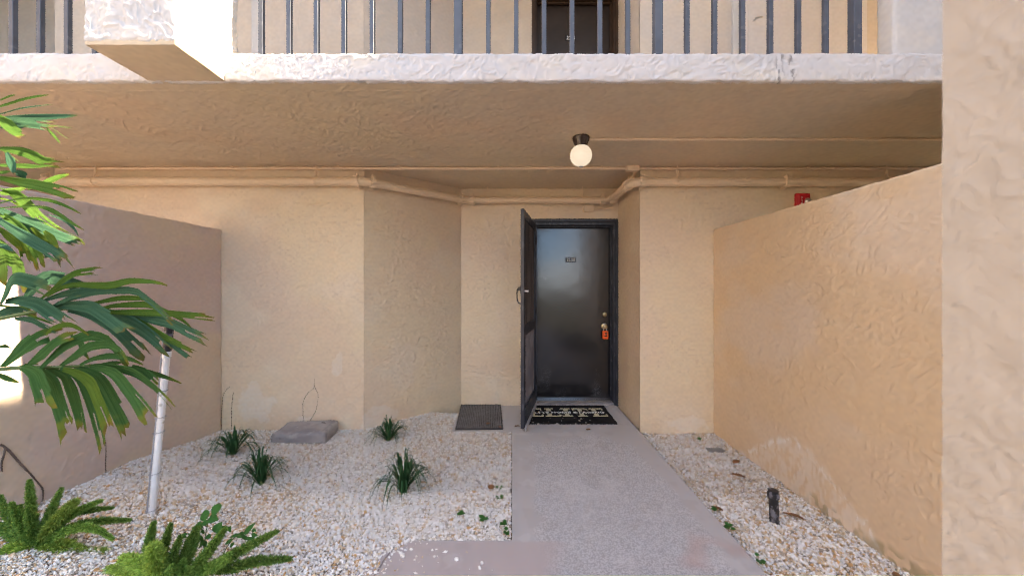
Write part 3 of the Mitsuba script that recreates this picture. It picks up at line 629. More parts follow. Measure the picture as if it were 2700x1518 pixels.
gravel('gravel', -2.775, -.004, 1.15, 4.0, keep_left, 'white and amber pebble gravel filling the bed left of the walkway', 0.0)
gravel('gravel', 1.206, 1.925, 1.15, 3.53, lambda X, Y: X < 1.925, 'white and brown pebble gravel in the strip right of the walkway', .45)

# centre lines of leaflets, plumes and weed leaves in metres
FROND_TOP = [
    (0.023, [(-2.031,1.434,2.042),(-1.946,1.406,2.041),(-1.799,1.362,2.045),(-1.651,1.318,2.037)]),
    (0.018, [(-2.062,1.467,2.036),(-1.985,1.434,2.025),(-1.872,1.417,2.04),(-1.74,1.401,2.044)]),
    (0.026, [(-2.026,1.441,2.003),(-1.969,1.456,2.022),(-1.869,1.462,2.025),(-1.725,1.468,2.034)]),
    (0.029, [(-2.057,1.463,2.019),(-2.058,1.521,2.036),(-2.069,1.592,2.058),(-2.081,1.664,2.077)]),
    (0.028, [(-2.045,1.455,2.037),(-1.948,1.418,1.99),(-1.87,1.387,1.943),(-1.784,1.355,1.906)]),
    (0.013, [(-1.858,1.478,2.001),(-1.679,1.37,1.949),(-1.502,1.267,1.896)]),
    (0.007, [(-1.854,1.472,1.989),(-1.727,1.393,1.925),(-1.602,1.312,1.862)]),
    (0.01, [(-1.844,1.477,1.994),(-1.916,1.567,2.003),(-1.984,1.658,2.015)]),
    (0.028, [(-2.044,1.465,1.902),(-1.958,1.459,1.893),(-1.908,1.468,1.878),(-1.872,1.477,1.856),(-1.821,1.486,1.851)]),
    (0.026, [(-2.004,1.436,1.827),(-1.93,1.439,1.827),(-1.839,1.427,1.818),(-1.755,1.416,1.817)]),
    (0.028, [(-2.03,1.455,1.787),(-1.87,1.393,1.753),(-1.723,1.337,1.723),(-1.582,1.28,1.691),(-1.454,1.223,1.655)]),
    (0.017, [(-1.902,1.452,1.739),(-1.944,1.547,1.794),(-1.996,1.63,1.839),(-2.047,1.712,1.875)]),
    (0.018, [(-1.979,1.447,1.88),(-1.893,1.397,1.826),(-1.806,1.341,1.764)]),
    (0.022, [(-1.978,1.474,1.817),(-1.954,1.473,1.801),(-1.961,1.487,1.784)]),
    (0.012, [(-2.034,1.461,2.086),(-1.89,1.382,2.061),(-1.764,1.314,2.035)]),
    (0.018, [(-2.005,1.437,1.803),(-1.934,1.408,1.79),(-1.856,1.366,1.777)]),
    (0.013, [(-2.029,1.466,1.986),(-2.028,1.499,1.997),(-2.026,1.549,2.029)]),
    (0.013, [(-1.966,1.433,1.874),(-2.12,1.567,1.907),(-2.236,1.682,1.919)]),
]
FROND_UP = [
    (0.02, [(-2.072,1.496,1.731),(-2.122,1.569,1.759),(-2.145,1.638,1.798)]),
    (0.03, [(-2.081,1.492,1.758),(-2.099,1.54,1.755),(-2.103,1.579,1.738),(-2.087,1.619,1.676),(-2.025,1.659,1.599)]),
    (0.028, [(-2.083,1.493,1.714),(-2.133,1.577,1.718),(-2.184,1.654,1.704),(-2.257,1.731,1.702)]),
    (0.032, [(-2.101,1.495,1.679),(-2.077,1.535,1.652),(-2.025,1.571,1.613),(-1.985,1.606,1.585),(-1.917,1.642,1.548)]),
    (0.011, [(-2.052,1.482,1.689),(-1.933,1.463,1.704),(-1.794,1.427,1.689),(-1.674,1.39,1.656),(-1.578,1.354,1.62)]),
    (0.013, [(-2.076,1.5,1.674),(-1.92,1.454,1.67),(-1.785,1.408,1.657),(-1.669,1.362,1.621),(-1.571,1.316,1.584),(-1.47,1.27,1.549)]),
    (0.008, [(-2.031,1.53,1.648),(-1.918,1.488,1.624),(-1.842,1.465,1.608)]),
    (0.008, [(-1.887,1.506,1.648),(-1.833,1.51,1.628),(-1.774,1.495,1.594),(-1.734,1.48,1.557)]),
    (0.017, [(-1.879,1.529,1.599),(-1.89,1.584,1.581),(-1.921,1.639,1.568),(-1.957,1.694,1.547)]),
    (0.03, [(-2.081,1.489,1.634),(-1.964,1.464,1.576),(-1.839,1.427,1.525),(-1.733,1.391,1.488),(-1.647,1.354,1.456)]),
    (0.029, [(-2.104,1.52,1.656),(-2.027,1.511,1.606),(-1.977,1.522,1.527),(-1.946,1.533,1.44)]),
    (0.041, [(-2.037,1.518,1.617),(-2.029,1.556,1.597),(-2.034,1.605,1.554),(-2.025,1.653,1.465)]),
    (0.021, [(-1.99,1.532,1.6),(-2.0,1.578,1.56),(-2.027,1.64,1.53),(-2.044,1.703,1.492)]),
    (0.034, [(-2.063,1.509,1.634),(-2.084,1.553,1.597),(-2.117,1.603,1.543),(-2.155,1.653,1.458)]),
    (0.02, [(-2.08,1.491,1.599),(-2.087,1.531,1.567),(-2.096,1.562,1.538),(-2.111,1.593,1.508)]),
    (0.067, [(-2.122,1.518,1.552),(-2.165,1.579,1.51),(-2.252,1.657,1.455),(-2.355,1.736,1.367)]),
    (0.015, [(-2.119,1.519,1.533),(-1.93,1.407,1.508),(-1.771,1.314,1.478)]),
    (0.018, [(-1.933,1.528,1.586),(-1.793,1.439,1.542),(-1.664,1.356,1.496)]),
]
FROND_MID = [
    (0.057, [(-2.144,1.627,1.291),(-2.148,1.664,1.357),(-2.114,1.69,1.398),(-2.069,1.716,1.384),(-2.007,1.741,1.344)]),
    (0.049, [(-2.26,1.632,1.277),(-2.196,1.602,1.321),(-2.149,1.583,1.374),(-2.103,1.565,1.391),(-2.003,1.546,1.374),(-1.918,1.528,1.339)]),
    (0.034, [(-2.099,1.643,1.298),(-2.058,1.66,1.346),(-2.015,1.67,1.394),(-1.971,1.681,1.421),(-1.894,1.691,1.429)]),
    (0.027, [(-2.061,1.636,1.313),(-1.932,1.632,1.364),(-1.762,1.609,1.36),(-1.631,1.587,1.381),(-1.52,1.564,1.376),(-1.435,1.541,1.36)]),
    (0.027, [(-2.11,1.663,1.29),(-2.001,1.644,1.32),(-1.9,1.636,1.338),(-1.8,1.628,1.349),(-1.744,1.619,1.36)]),
    (0.03, [(-2.069,1.66,1.261),(-1.944,1.642,1.309),(-1.779,1.625,1.339),(-1.653,1.609,1.339),(-1.565,1.592,1.296),(-1.496,1.576,1.251),(-1.435,1.559,1.203)]),
    (0.014, [(-2.042,1.644,1.265),(-1.958,1.611,1.292),(-1.822,1.563,1.318)]),
    (0.021, [(-1.951,1.68,1.267),(-1.861,1.683,1.289),(-1.768,1.683,1.304),(-1.693,1.684,1.304),(-1.619,1.685,1.271),(-1.57,1.685,1.244)]),
    (0.026, [(-1.908,1.708,1.25),(-1.788,1.685,1.271),(-1.666,1.676,1.275),(-1.564,1.666,1.245),(-1.481,1.657,1.209),(-1.418,1.647,1.162)]),
    (0.028, [(-1.923,1.688,1.244),(-1.751,1.667,1.24),(-1.582,1.646,1.239),(-1.453,1.625,1.233),(-1.305,1.604,1.222)]),
    (0.041, [(-1.791,1.706,1.228),(-1.674,1.684,1.211),(-1.534,1.654,1.193),(-1.416,1.624,1.154),(-1.326,1.595,1.129)]),
    (0.046, [(-2.051,1.649,1.25),(-1.969,1.639,1.273),(-1.862,1.618,1.27),(-1.767,1.598,1.235),(-1.685,1.578,1.195),(-1.608,1.557,1.162)]),
    (0.049, [(-2.013,1.675,1.25),(-1.916,1.682,1.229),(-1.833,1.692,1.18),(-1.769,1.703,1.11),(-1.715,1.713,1.044)]),
    (0.056, [(-1.894,1.712,1.246),(-1.766,1.682,1.207),(-1.657,1.667,1.153),(-1.546,1.651,1.07)]),
    (0.041, [(-1.81,1.724,1.226),(-1.675,1.685,1.18),(-1.554,1.656,1.128),(-1.4,1.627,1.074)]),
    (0.033, [(-1.689,1.718,1.166),(-1.594,1.699,1.122),(-1.496,1.665,1.071),(-1.419,1.632,1.04)]),
    (0.047, [(-2.23,1.627,1.291),(-2.165,1.616,1.297),(-2.076,1.608,1.285),(-2.002,1.601,1.246),(-1.932,1.593,1.204)]),
    (0.034, [(-2.243,1.607,1.278),(-2.259,1.672,1.26),(-2.226,1.725,1.23)]),
    (0.032, [(-2.167,1.612,1.216),(-2.117,1.615,1.213),(-2.036,1.599,1.189),(-1.945,1.583,1.157)]),
    (0.033, [(-2.296,1.632,1.218),(-2.276,1.644,1.232),(-2.254,1.668,1.249),(-2.218,1.692,1.232)]),
    (0.009, [(-2.157,1.643,1.229),(-2.087,1.639,1.211),(-2.031,1.639,1.189)]),
]
FROND_LOW = [
    (0.06, [(-2.048,1.487,1.034),(-2.045,1.539,1.091),(-2.007,1.577,1.144),(-1.99,1.614,1.154)]),
    (0.045, [(-2.008,1.534,1.03),(-1.948,1.531,1.075),(-1.892,1.54,1.132),(-1.858,1.549,1.151)]),
    (0.019, [(-1.953,1.551,1.151),(-1.91,1.541,1.184),(-1.859,1.547,1.197),(-1.81,1.553,1.175),(-1.783,1.559,1.15)]),
    (0.021, [(-1.877,1.573,1.148),(-1.823,1.564,1.115),(-1.821,1.574,1.078),(-1.808,1.584,1.041)]),
    (0.038, [(-1.941,1.522,1.019),(-1.913,1.543,1.066),(-1.859,1.556,1.119),(-1.787,1.569,1.149),(-1.749,1.581,1.137),(-1.709,1.594,1.085),(-1.676,1.607,1.012)]),
    (0.032, [(-1.913,1.563,1.017),(-1.822,1.539,1.064),(-1.747,1.534,1.109),(-1.673,1.528,1.117),(-1.623,1.523,1.094),(-1.594,1.518,1.064),(-1.574,1.512,1.028)]),
    (0.023, [(-1.814,1.553,1.026),(-1.767,1.567,1.052),(-1.704,1.573,1.061),(-1.64,1.579,1.049),(-1.58,1.585,1.02)]),
    (0.015, [(-1.777,1.585,1.02),(-1.739,1.605,1.025),(-1.725,1.636,1.018),(-1.736,1.668,0.995)]),
    (0.025, [(-1.758,1.558,1.024),(-1.678,1.598,1.003),(-1.58,1.625,0.975),(-1.532,1.652,0.947),(-1.501,1.679,0.918)]),
    (0.032, [(-1.645,1.6,1.013),(-1.562,1.571,0.988),(-1.489,1.542,0.953)]),
    (0.048, [(-2.004,1.508,1.026),(-1.914,1.478,1.012),(-1.84,1.441,0.963),(-1.764,1.403,0.901)]),
    (0.05, [(-1.99,1.542,1.012),(-1.888,1.509,0.975),(-1.837,1.492,0.899),(-1.78,1.475,0.789)]),
    (0.05, [(-1.952,1.55,1.013),(-1.895,1.571,0.967),(-1.903,1.607,0.865),(-1.914,1.643,0.725)]),
    (0.039, [(-1.891,1.547,1.014),(-1.828,1.559,0.97),(-1.809,1.572,0.91),(-1.789,1.586,0.8),(-1.772,1.599,0.657)]),
    (0.043, [(-1.864,1.534,1.013),(-1.74,1.513,0.974),(-1.658,1.478,0.904),(-1.58,1.444,0.801)]),
    (0.044, [(-1.859,1.57,1.012),(-1.772,1.571,0.981),(-1.717,1.585,0.871),(-1.665,1.6,0.731)]),
    (0.042, [(-1.81,1.582,1.017),(-1.657,1.529,1.001),(-1.546,1.492,0.933),(-1.433,1.454,0.84)]),
    (0.041, [(-1.789,1.585,1.018),(-1.604,1.544,1.004),(-1.474,1.517,0.946),(-1.374,1.489,0.88)]),
    (0.023, [(-2.116,1.509,1.002),(-2.046,1.497,0.985),(-1.992,1.494,0.969)]),
    (0.014, [(-2.088,1.508,1.016),(-2.08,1.54,1.015),(-2.081,1.579,1.021),(-2.072,1.619,1.018)]),
    (0.014, [(-2.102,1.513,1.109),(-2.114,1.542,1.108),(-2.136,1.583,1.08)]),
]
R_MID = [(-2.293, 1.58, 1.194), (-2.234, 1.613, 1.216), (-2.151, 1.647, 1.239), (-2.064, 1.68, 1.254), (-1.952, 1.713, 1.254), (-1.834, 1.747, 1.233), (-1.71, 1.78, 1.207)]
R_LOW = [(-2.119, 1.46, 1.017), (-2.065, 1.492, 1.023), (-2.007, 1.523, 1.024), (-1.91, 1.555, 1.017), (-1.808, 1.587, 1.018), (-1.699, 1.618, 0.995), (-1.585, 1.65, 0.966)]
FERN_A = [
    (0.039, 0, [(-2.322,1.8,0.108),(-2.347,1.808,0.245),(-2.37,1.816,0.408)]),
    (0.035, 0, [(-2.308,1.8,0.108),(-2.294,1.84,0.24),(-2.289,1.881,0.334)]),
    (0.053, 1, [(-2.293,1.8,0.126),(-2.176,1.774,0.248),(-2.061,1.747,0.344)]),
    (0.035, 0, [(-2.279,1.8,0.126),(-2.151,1.811,0.243),(-2.021,1.822,0.304)]),
    (0.028, 0, [(-2.265,1.8,0.143),(-2.147,1.839,0.241),(-2.022,1.877,0.236)]),
    (0.034, 0, [(-2.262,1.8,0.126),(-2.071,1.804,0.205),(-1.969,1.808,0.216),(-1.87,1.812,0.214)]),
    (0.035, 0, [(-2.262,1.8,0.115),(-2.093,1.763,0.203),(-1.964,1.725,0.234),(-1.822,1.688,0.205)]),
    (0.06, 1, [(-2.293,1.8,0.09),(-2.181,1.806,0.086),(-2.099,1.813,0.05),(-1.985,1.819,0.05)]),
    (0.035, 0, [(-2.332,1.8,0.108),(-2.35,1.768,0.234),(-2.349,1.736,0.343)]),
    (0.032, 0, [(-2.35,1.8,0.108),(-2.496,1.834,0.211),(-2.583,1.869,0.303)]),
    (0.025, 0, [(-2.343,1.8,0.108),(-2.392,1.813,0.206),(-2.427,1.826,0.281)]),
    (0.039, 0, [(-2.329,1.8,0.108),(-2.306,1.774,0.231),(-2.282,1.748,0.323)]),
    (0.025, 0, [(-2.293,1.8,0.108),(-2.256,1.839,0.154),(-2.277,1.877,0.203)]),
    (0.078, 1, [(-2.315,1.8,0.08),(-2.301,1.806,0.051),(-2.294,1.812,0.05),(-2.266,1.818,0.05)]),
    (0.06, 1, [(-2.343,1.8,0.08),(-2.366,1.785,0.101),(-2.398,1.77,0.101),(-2.426,1.755,0.094)]),
    (0.039, 0, [(-2.357,1.8,0.108),(-2.5,1.832,0.14),(-2.595,1.864,0.167)]),
    (0.046, 1, [(-2.35,1.8,0.055),(-2.418,1.838,0.05),(-2.531,1.876,0.05)]),
    (0.071, 1, [(-2.308,1.8,0.08),(-2.258,1.826,0.08),(-2.216,1.851,0.055),(-2.221,1.877,0.05)]),
    (0.039, 0, [(-2.332,1.8,0.09),(-2.388,1.837,0.119),(-2.421,1.874,0.131)]),
    (0.039, 0, [(-2.322,1.8,0.09),(-2.277,1.812,0.171),(-2.289,1.825,0.249)]),
]
FERN_B = [
    (0.038, 0, [(-1.588,1.66,0.069),(-1.646,1.677,0.177),(-1.639,1.694,0.281)]),
    (0.034, 0, [(-1.581,1.66,0.069),(-1.567,1.667,0.184),(-1.541,1.673,0.287)]),
    (0.031, 0, [(-1.547,1.66,0.069),(-1.51,1.658,0.173),(-1.483,1.656,0.243)]),
    (0.058, 0, [(-1.512,1.66,0.052),(-1.493,1.709,0.137),(-1.495,1.757,0.219)]),
    (0.041, 0, [(-1.461,1.66,0.052),(-1.357,1.639,0.17),(-1.253,1.618,0.302)]),
    (0.038, 0, [(-1.375,1.66,0.086),(-1.183,1.609,0.208),(-0.987,1.558,0.328)]),
    (0.045, 0, [(-1.392,1.66,0.086),(-1.247,1.672,0.094),(-1.151,1.685,0.109),(-1.012,1.697,0.11)]),
    (0.031, 0, [(-1.478,1.66,0.052),(-1.473,1.655,0.107),(-1.465,1.65,0.142)]),
    (0.038, 0, [(-1.461,1.66,0.05),(-1.409,1.66,0.103),(-1.378,1.66,0.141)]),
    (0.062, 1, [(-1.598,1.66,0.069),(-1.673,1.666,0.109),(-1.762,1.672,0.129)]),
    (0.076, 1, [(-1.581,1.66,0.052),(-1.567,1.627,0.144),(-1.545,1.595,0.238)]),
    (0.031, 0, [(-1.547,1.66,0.05),(-1.495,1.622,0.115),(-1.456,1.584,0.16)]),
    (0.041, 0, [(-1.444,1.66,0.069),(-1.265,1.608,0.159),(-1.185,1.556,0.233)]),
    (0.052, 1, [(-1.581,1.66,0.05),(-1.745,1.686,0.05),(-1.871,1.712,0.05)]),
]
WEED_ROUND = [(-1.506, 1.8, 0.236, 0.048), (-1.454, 1.8, 0.261, 0.048), (-1.457, 1.8, 0.225, 0.041), (-1.487, 1.8, 0.216, 0.026), (-1.515, 1.8, 0.197, 0.045), (-1.491, 1.8, 0.173, 0.022), (-1.467, 1.8, 0.151, 0.022), (-1.42, 1.8, 0.194, 0.048), (-1.424, 1.8, 0.169, 0.034), (-1.388, 1.8, 0.169, 0.03), (-1.522, 1.8, 0.141, 0.034), (-1.495, 1.8, 0.121, 0.041), (-1.521, 1.8, 0.125, 0.03), (-1.493, 1.8, 0.106, 0.022)]
WEED_LONG = [(-1.312, 1.75, 0.18, 0.033), (-1.29, 1.75, 0.177, 0.036), (-1.243, 1.75, 0.213, 0.054), (-1.221, 1.75, 0.206, 0.033), (-1.261, 1.75, 0.17, 0.043), (-1.239, 1.75, 0.166, 0.033), (-1.219, 1.75, 0.184, 0.033), (-1.223, 1.75, 0.166, 0.029), (-1.276, 1.75, 0.191, 0.033), (-1.341, 1.75, 0.151, 0.033), (-1.326, 1.75, 0.135, 0.036)]

# ------------------------------------------------------------------ plants
def ribbon(pts, w, roll0, roll1, n=16, tip='cut', arch=.16, rng=random, base=.35):
    c = spline(pts, n); t = np.gradient(c, axis=0); t /= np.linalg.norm(t, axis=1, keepdims=True) + 1e-9
    W0 = np.cross(t, [0, 1.0, 0]); W0 /= np.linalg.norm(W0, axis=1, keepdims=True) + 1e-9
    N0 = np.cross(W0, t)
    s = np.linspace(0, 1, n); r = roll0 + (roll1 - roll0) * s
    Wd = np.cos(r)[:, None] * W0 + np.sin(r)[:, None] * N0; Nd = np.cross(Wd, t)
    prof = np.minimum(1, base + 2.4 * s * (1 - base)) * (1 - .12 * s)
    if tip == 'point': prof *= np.sqrt(np.clip((1 - s) * 2.2, 0.03, 1))
    m = 7; u = np.linspace(-1, 1, m)
    fold = -arch * (1 - np.abs(u)) + .07 * np.cos(u * 9.4)
    V = c[:, None] + (w / 2) * prof[:, None, None] * (u[None, :, None] * Wd[:, None] * .98 - fold[None, :, None] * Nd[:, None])
    if tip == 'cut':
        jag = np.array([rng.uniform(-.75, .6) for _ in range(m)]) * w
        jag += np.linspace(-1, 1, m) * rng.uniform(-.5, .5) * w
        V[-1] += jag[:, None] * t[-1]
        V[-2] += .45 * jag[:, None] * t[-1]
    i, j = np.meshgrid(np.arange(n - 1), np.arange(m - 1), indexing='ij')
    q = np.stack([i * m + j, i * m + j + 1, (i + 1) * m + j + 1, (i + 1) * m + j], -1).reshape(-1, 4)
    if tip == 'cut' and w > .026:                                 # torn ends: slits that run back from the tip
        for _ in range(rng.choice((1, 2, 2))):
            jj, i0 = rng.randrange(1, m - 1), int(n * rng.uniform(.55, .86))
            k2 = np.arange(i0, n)[:, None]; sp = ((k2 - i0) / max(1, n - i0)) * w * rng.uniform(.06, .22)
            sgn = np.sign(np.arange(m) - jj + .01)[None] * (1 - .3 * np.abs(np.arange(m) - jj)[None] / m)
            V[i0:] += (sp * sgn)[..., None] * (.35 * Wd[i0:, None] + rng.uniform(-.7, .7) * Nd[i0:, None])
            q = q[~((q[:, 0] // m >= i0) & (q[:, 0] % m == jj) & (q[:, 0] // m >= i0 + 1))]
    UV = np.stack(np.broadcast_arrays(u[None] / 2 + .5, s[:, None]), -1).reshape(-1, 2)
    return (V.reshape(-1, 3), q), UV
PALM = thing('palm_tree', 'green palm at the left edge with long ragged ended leaflets', 'palm')
part(PALM, 'trunk', tube(spline([(-2.62, 1.25, -.1), (-2.60, 1.27, .5), (-2.56, 1.33, 1.05)], 12), np.linspace(.06, .045, 12), 14), 'mat_trunk', 40)
part(PALM, 'trunk', tube(spline([(-2.56, 1.33, 1.03), (-2.54, 1.36, 1.4), (-2.50, 1.39, 1.72)], 10), np.linspace(.046, .028, 10), 14), 'mat_stalk', 40)
def frond(rachis, leaflets, mats, label, seed, tilt=0.0):
    rg = random.Random(seed)
    c = spline(rachis, 24)
    f = part(PALM, 'frond', tube(c, np.linspace(.011, .0035, 24), 8), 'mat_stalk', 40, label=label)
    for i, (w, pts) in enumerate(leaflets):
        r0 = tilt + rg.uniform(-.4, .4); r1 = r0 + rg.uniform(-.5, .5)
        m, uv = ribbon(pts, w * (1.24 if not tilt else 1.5), r0, r1, 16, 'point' if w < .028 else 'cut', rg.uniform(.1, .3), rg)
        part(f, 'leaflet', m, mats[rg.randrange(len(mats))], True, uv=uv)
frond([(-2.52, 1.38, 1.68), (-2.36, 1.40, 1.86), (-2.18, 1.44, 1.98), (-2.10, 1.50, 2.08)], FROND_TOP, ['mat_leaf_bright', 'mat_leaf_blue', 'mat_leaf_bright'], 'topmost palm frond pointing at the ceiling', 3, .75)
frond([(-2.52, 1.38, 1.66), (-2.34, 1.42, 1.72), (-2.20, 1.46, 1.68), (-2.10, 1.52, 1.58)], FROND_UP, ['mat_leaf_bright', 'mat_leaf_bright', 'mat_leaf_yellow', 'mat_leaf_blue'], 'sunlit drooping palm frond below the topmost one', 5, .75)
frond([(-2.55, 1.36, 1.10)] + R_MID, FROND_MID, ['mat_leaf_blue', 'mat_leaf_blue', 'mat_leaf_bright'], 'dark bluish green palm frond over the white riser', 8)
frond([(-2.54, 1.36, .98)] + R_LOW, FROND_LOW, ['mat_leaf_olive', 'mat_leaf_olive', 'mat_leaf_olive', 'mat_leaf_yellow'], 'lowest olive green palm frond with hanging leaflets', 12)

def plume(pts, w, light, seed):
    rg = np.random.default_rng(seed)
    c = spline(pts, 60); n = int(1500 * min(2.2, w / .020 * np.linalg.norm(np.diff(c, axis=0), axis=1).sum() / .3))
    n = max(500, min(n, 2600))
    s = rg.uniform(.02, 1, n); i = np.clip((s * 59).astype(int), 0, 58); fr = (s * 59 - i)[:, None]
    p = c[i] * (1 - fr) + c[i + 1] * fr
    t = np.gradient(c, axis=0)[i]; t /= np.linalg.norm(t, axis=1, keepdims=True)
    d = rg.normal(size=(n, 3)); d -= t * (d * t).sum(1, keepdims=True); d /= np.linalg.norm(d, axis=1, keepdims=True)
    prof = np.minimum(1, .55 + s * 1.6) * np.sqrt(np.clip(1.04 - s, .0, 1)) * 1.12
    if light: prof = np.minimum(1, .5 + s * 1.2) * np.clip(1.15 - s, 0, 1) ** .4
    R0 = (w / 2) * prof * rg.uniform(.15, .75, n)
    L = .010 + (w / 2) * .62 * rg.uniform(.5, 1.1, n)
    a = p + d * R0[:, None]
    dirn = d * rg.uniform(.3, 1, (n, 1)) + t * rg.uniform(.2, 1.0, (n, 1)) + rg.normal(0, .25, (n, 3)); dirn /= np.linalg.norm(dirn, axis=1, keepdims=True)
    b = a + dirn * (L * np.minimum(1, prof + .25))[:, None]
    side = np.cross(dirn, rg.normal(size=(n, 3))); side /= np.linalg.norm(side, axis=1, keepdims=True)
    h = rg.uniform(.0016, .0028, (n, 1))
    mid = (a + b) / 2
    V = np.stack([a, mid + side * h, b, mid - side * h], 1).reshape(-1, 3)
    q = np.arange(4 * n).reshape(-1, 4)
    k_ = rg.uniform(.72, 1.1) * np.array([1, 1, 1]) * (np.array([1.12, 1.0, .8]) if rg.random() < .12 else 1); c0 = np.array([.20, .33, .055] if light else [.08, .20, .032]) * k_; c1 = np.array([.54, .72, .17] if light else [.38, .56, .14]) * k_
    u = rg.random((n, 1)); col = np.repeat(c0 * (1 - u) + c1 * u, 4, 0)
    core = tube(c[:-2], np.linspace(.0035, .0015, 58), 5)
    cv, cf = np.array(core.vertices), np.array(core.faces)
    F3 = np.vstack([q[:, [0, 1, 2]], q[:, [0, 2, 3]], cf + len(V)])
    return (np.vstack([V, cv]), F3), np.vstack([col, np.tile([[.05, .09, .02]], (len(cv), 1))])
for lab, data, sd_ in (('bushy foxtail fern with upright green plumes at the lower left corner', FERN_A, 100), ('foxtail fern at the bottom edge spreading long plumes to the right', FERN_B, 200)):
    k = thing('foxtail_fern', lab, 'fern')
    for i, (w, light, pts) in enumerate(data):
        m, col = plume(pts, w, light, sd_ + i)
        part(k, 'plume', m, 'mat_fern', False, color=col)

def grass_plant(loc, R, Hh, n, seed, label):
    rg = random.Random(seed); k = thing('liriope_plant', label, 'plant')
    x0, y0 = loc; z0 = float(gz(np.array([x0]), np.array([y0]))[0]) - .005
    part(k, 'crown', tube([(x0, y0, z0 - .03), (x0, y0, z0 + .01), (x0, y0, z0 + .045)], [.022, .020, .008], 8), 'mat_stalk', 40)
    for i in range(n):
        a = i * 2.39996 + rg.uniform(-.4, .4); lean = rg.uniform(.10, 1.0) ** .7
        r = R * lean * rg.uniform(.8, 1.12); h = Hh * (1.05 - .62 * lean) * rg.uniform(.75, 1.15)
        d = np.array([math.cos(a), math.sin(a), 0]); sidew = np.array([-d[1], d[0], 0]) * rg.uniform(-.15, .15)
        b = np.array([x0, y0, z0]) + d * rg.uniform(0, .018)
        drop = h * (1 - .9 * lean ** 1.3)
        pts = [b, b + (d * .28 + sidew * .3) * r + [0, 0, h * .62], b + (d * .62 + sidew * .6) * r + [0, 0, h * .97], b + (d * 1.0 + sidew) * r + [0, 0, max(drop, .012)]]
        c = spline(pts, 9); t = np.gradient(c, axis=0); t /= np.linalg.norm(t, axis=1, keepdims=True)
        wv = np.cross(t, [0, 0, 1.0]) ; wv /= np.linalg.norm(wv, axis=1, keepdims=True) + 1e-9
        s = np.linspace(0, 1, 9); w = rg.uniform(.0045, .0070) * np.minimum(1, .6 + s * 2) * np.sqrt(np.clip((1 - s) * 1.8, .02, 1))
        nn = np.cross(wv, t)
        V = np.stack([c - wv * w[:, None], c + nn * (-.35 * w[:, None]), c + wv * w[:, None]], 1).reshape(-1, 3)
        ii, jj = np.meshgrid(np.arange(8), np.arange(2), indexing='ij')
        q = np.stack([ii * 3 + jj, ii * 3 + jj + 1, ii * 3 + jj + 4, ii * 3 + jj + 3], -1).reshape(-1, 4)
        uv = np.stack(np.broadcast_arrays(np.array([0, .5, 1.])[None], s[:, None]), -1).reshape(-1, 2)
        part(k, 'blade', (V, q), 'mat_blade', True, uv=uv)
grass_plant((-2.185, 2.90), .24, .25, 64, 21, 'dark grassy plant farthest left, between the left garden wall and the utility box')
grass_plant((-1.709, 2.52), .22, .26, 68, 22, 'dark grassy plant in the gravel in front of the utility box')
grass_plant((-1.090, 3.27), .21, .24, 60, 23, 'small dark grassy plant against the angled wall by the alcove')
grass_plant((-.716, 2.44), .235, .31, 72, 24, 'tallest dark grassy plant, nearest the walkway')

def leaf_mesh(c, L, w, ax, nrm, tipw=.5):
    ax = np.array(ax, float); ax /= np.linalg.norm(ax); nrm = np.array(nrm, float); nrm -= ax * nrm.dot(ax); nrm /= np.linalg.norm(nrm)
    sd2 = np.cross(nrm, ax); n = 9; s = np.linspace(0, 1, n)
    ww = w / 2 * np.sin(np.pi * np.clip(s, .03, .985) ** tipw) ** .75
    c = np.array(c, float); mid = c + (s[:, None] - .5) * L * ax - nrm * (.25 * L * (s[:, None] - .5) ** 2)
    V = np.stack([mid - sd2 * ww[:, None] + nrm * ww[:, None] * .2, mid, mid + sd2 * ww[:, None] + nrm * ww[:, None] * .2], 1).reshape(-1, 3)
    ii, jj = np.meshgrid(np.arange(n - 1), np.arange(2), indexing='ij')
    q = np.stack([ii * 3 + jj, ii * 3 + jj + 1, ii * 3 + jj + 4, ii * 3 + jj + 3], -1).reshape(-1, 4)
    uv = np.stack(np.broadcast_arrays(np.array([0, .5, 1.])[None], s[:, None]), -1).reshape(-1, 2)
    return (V, q), uv
rg = random.Random(5)
k = thing('weed', 'tall weed with broad round green leaves rising through the fern', 'weed')
for st in ([(-1.502, 1.8, .013), (-1.496, 1.8, .11), (-1.489, 1.8, .166), (-1.48, 1.8, .21), (-1.48, 1.8, .248)], [(-1.5, 1.8, .035), (-1.465, 1.8, .102), (-1.435, 1.8, .154), (-1.42, 1.8, .184)]):
    part(k, 'stem', tube(spline(st, 16), .0022, 6), 'mat_stalk', 40)
for x, y, z, w in WEED_ROUND:
    a = rg.uniform(0, 6.28)
    m, uv = leaf_mesh((x, y + rg.uniform(-.02, .02), z), w * 1.1, w * 1.0, (math.cos(a), rg.uniform(-.4, .1), .5 * math.sin(a)), (rg.uniform(-.4, .4), -.8, .75), .62)
    part(k, 'leaf', m, 'mat_weed', True, uv=uv)
k = thing('weed', 'leaning weed with narrow pointed green leaves right of the round leaved one', 'weed')
part(k, 'stem', tube(spline([(-1.388, 1.75, .028), (-1.355, 1.75, .115), (-1.297, 1.75, .18), (-1.25, 1.75, .191)], 16), .002, 6), 'mat_stalk', 40)
for x, y, z, w in WEED_LONG:
    dv = np.array([x + 1.27, .0, z - .19]) + [rg.uniform(-.01, .01), rg.uniform(-.03, .02), rg.uniform(-.01, .01)]
    m, uv = leaf_mesh((x, y, z), w * 1.15, w * .45, dv + [1e-3, 0, 0], (.1, -.8, .6), .8)
    part(k, 'leaf', m, 'mat_weed', True, uv=uv)
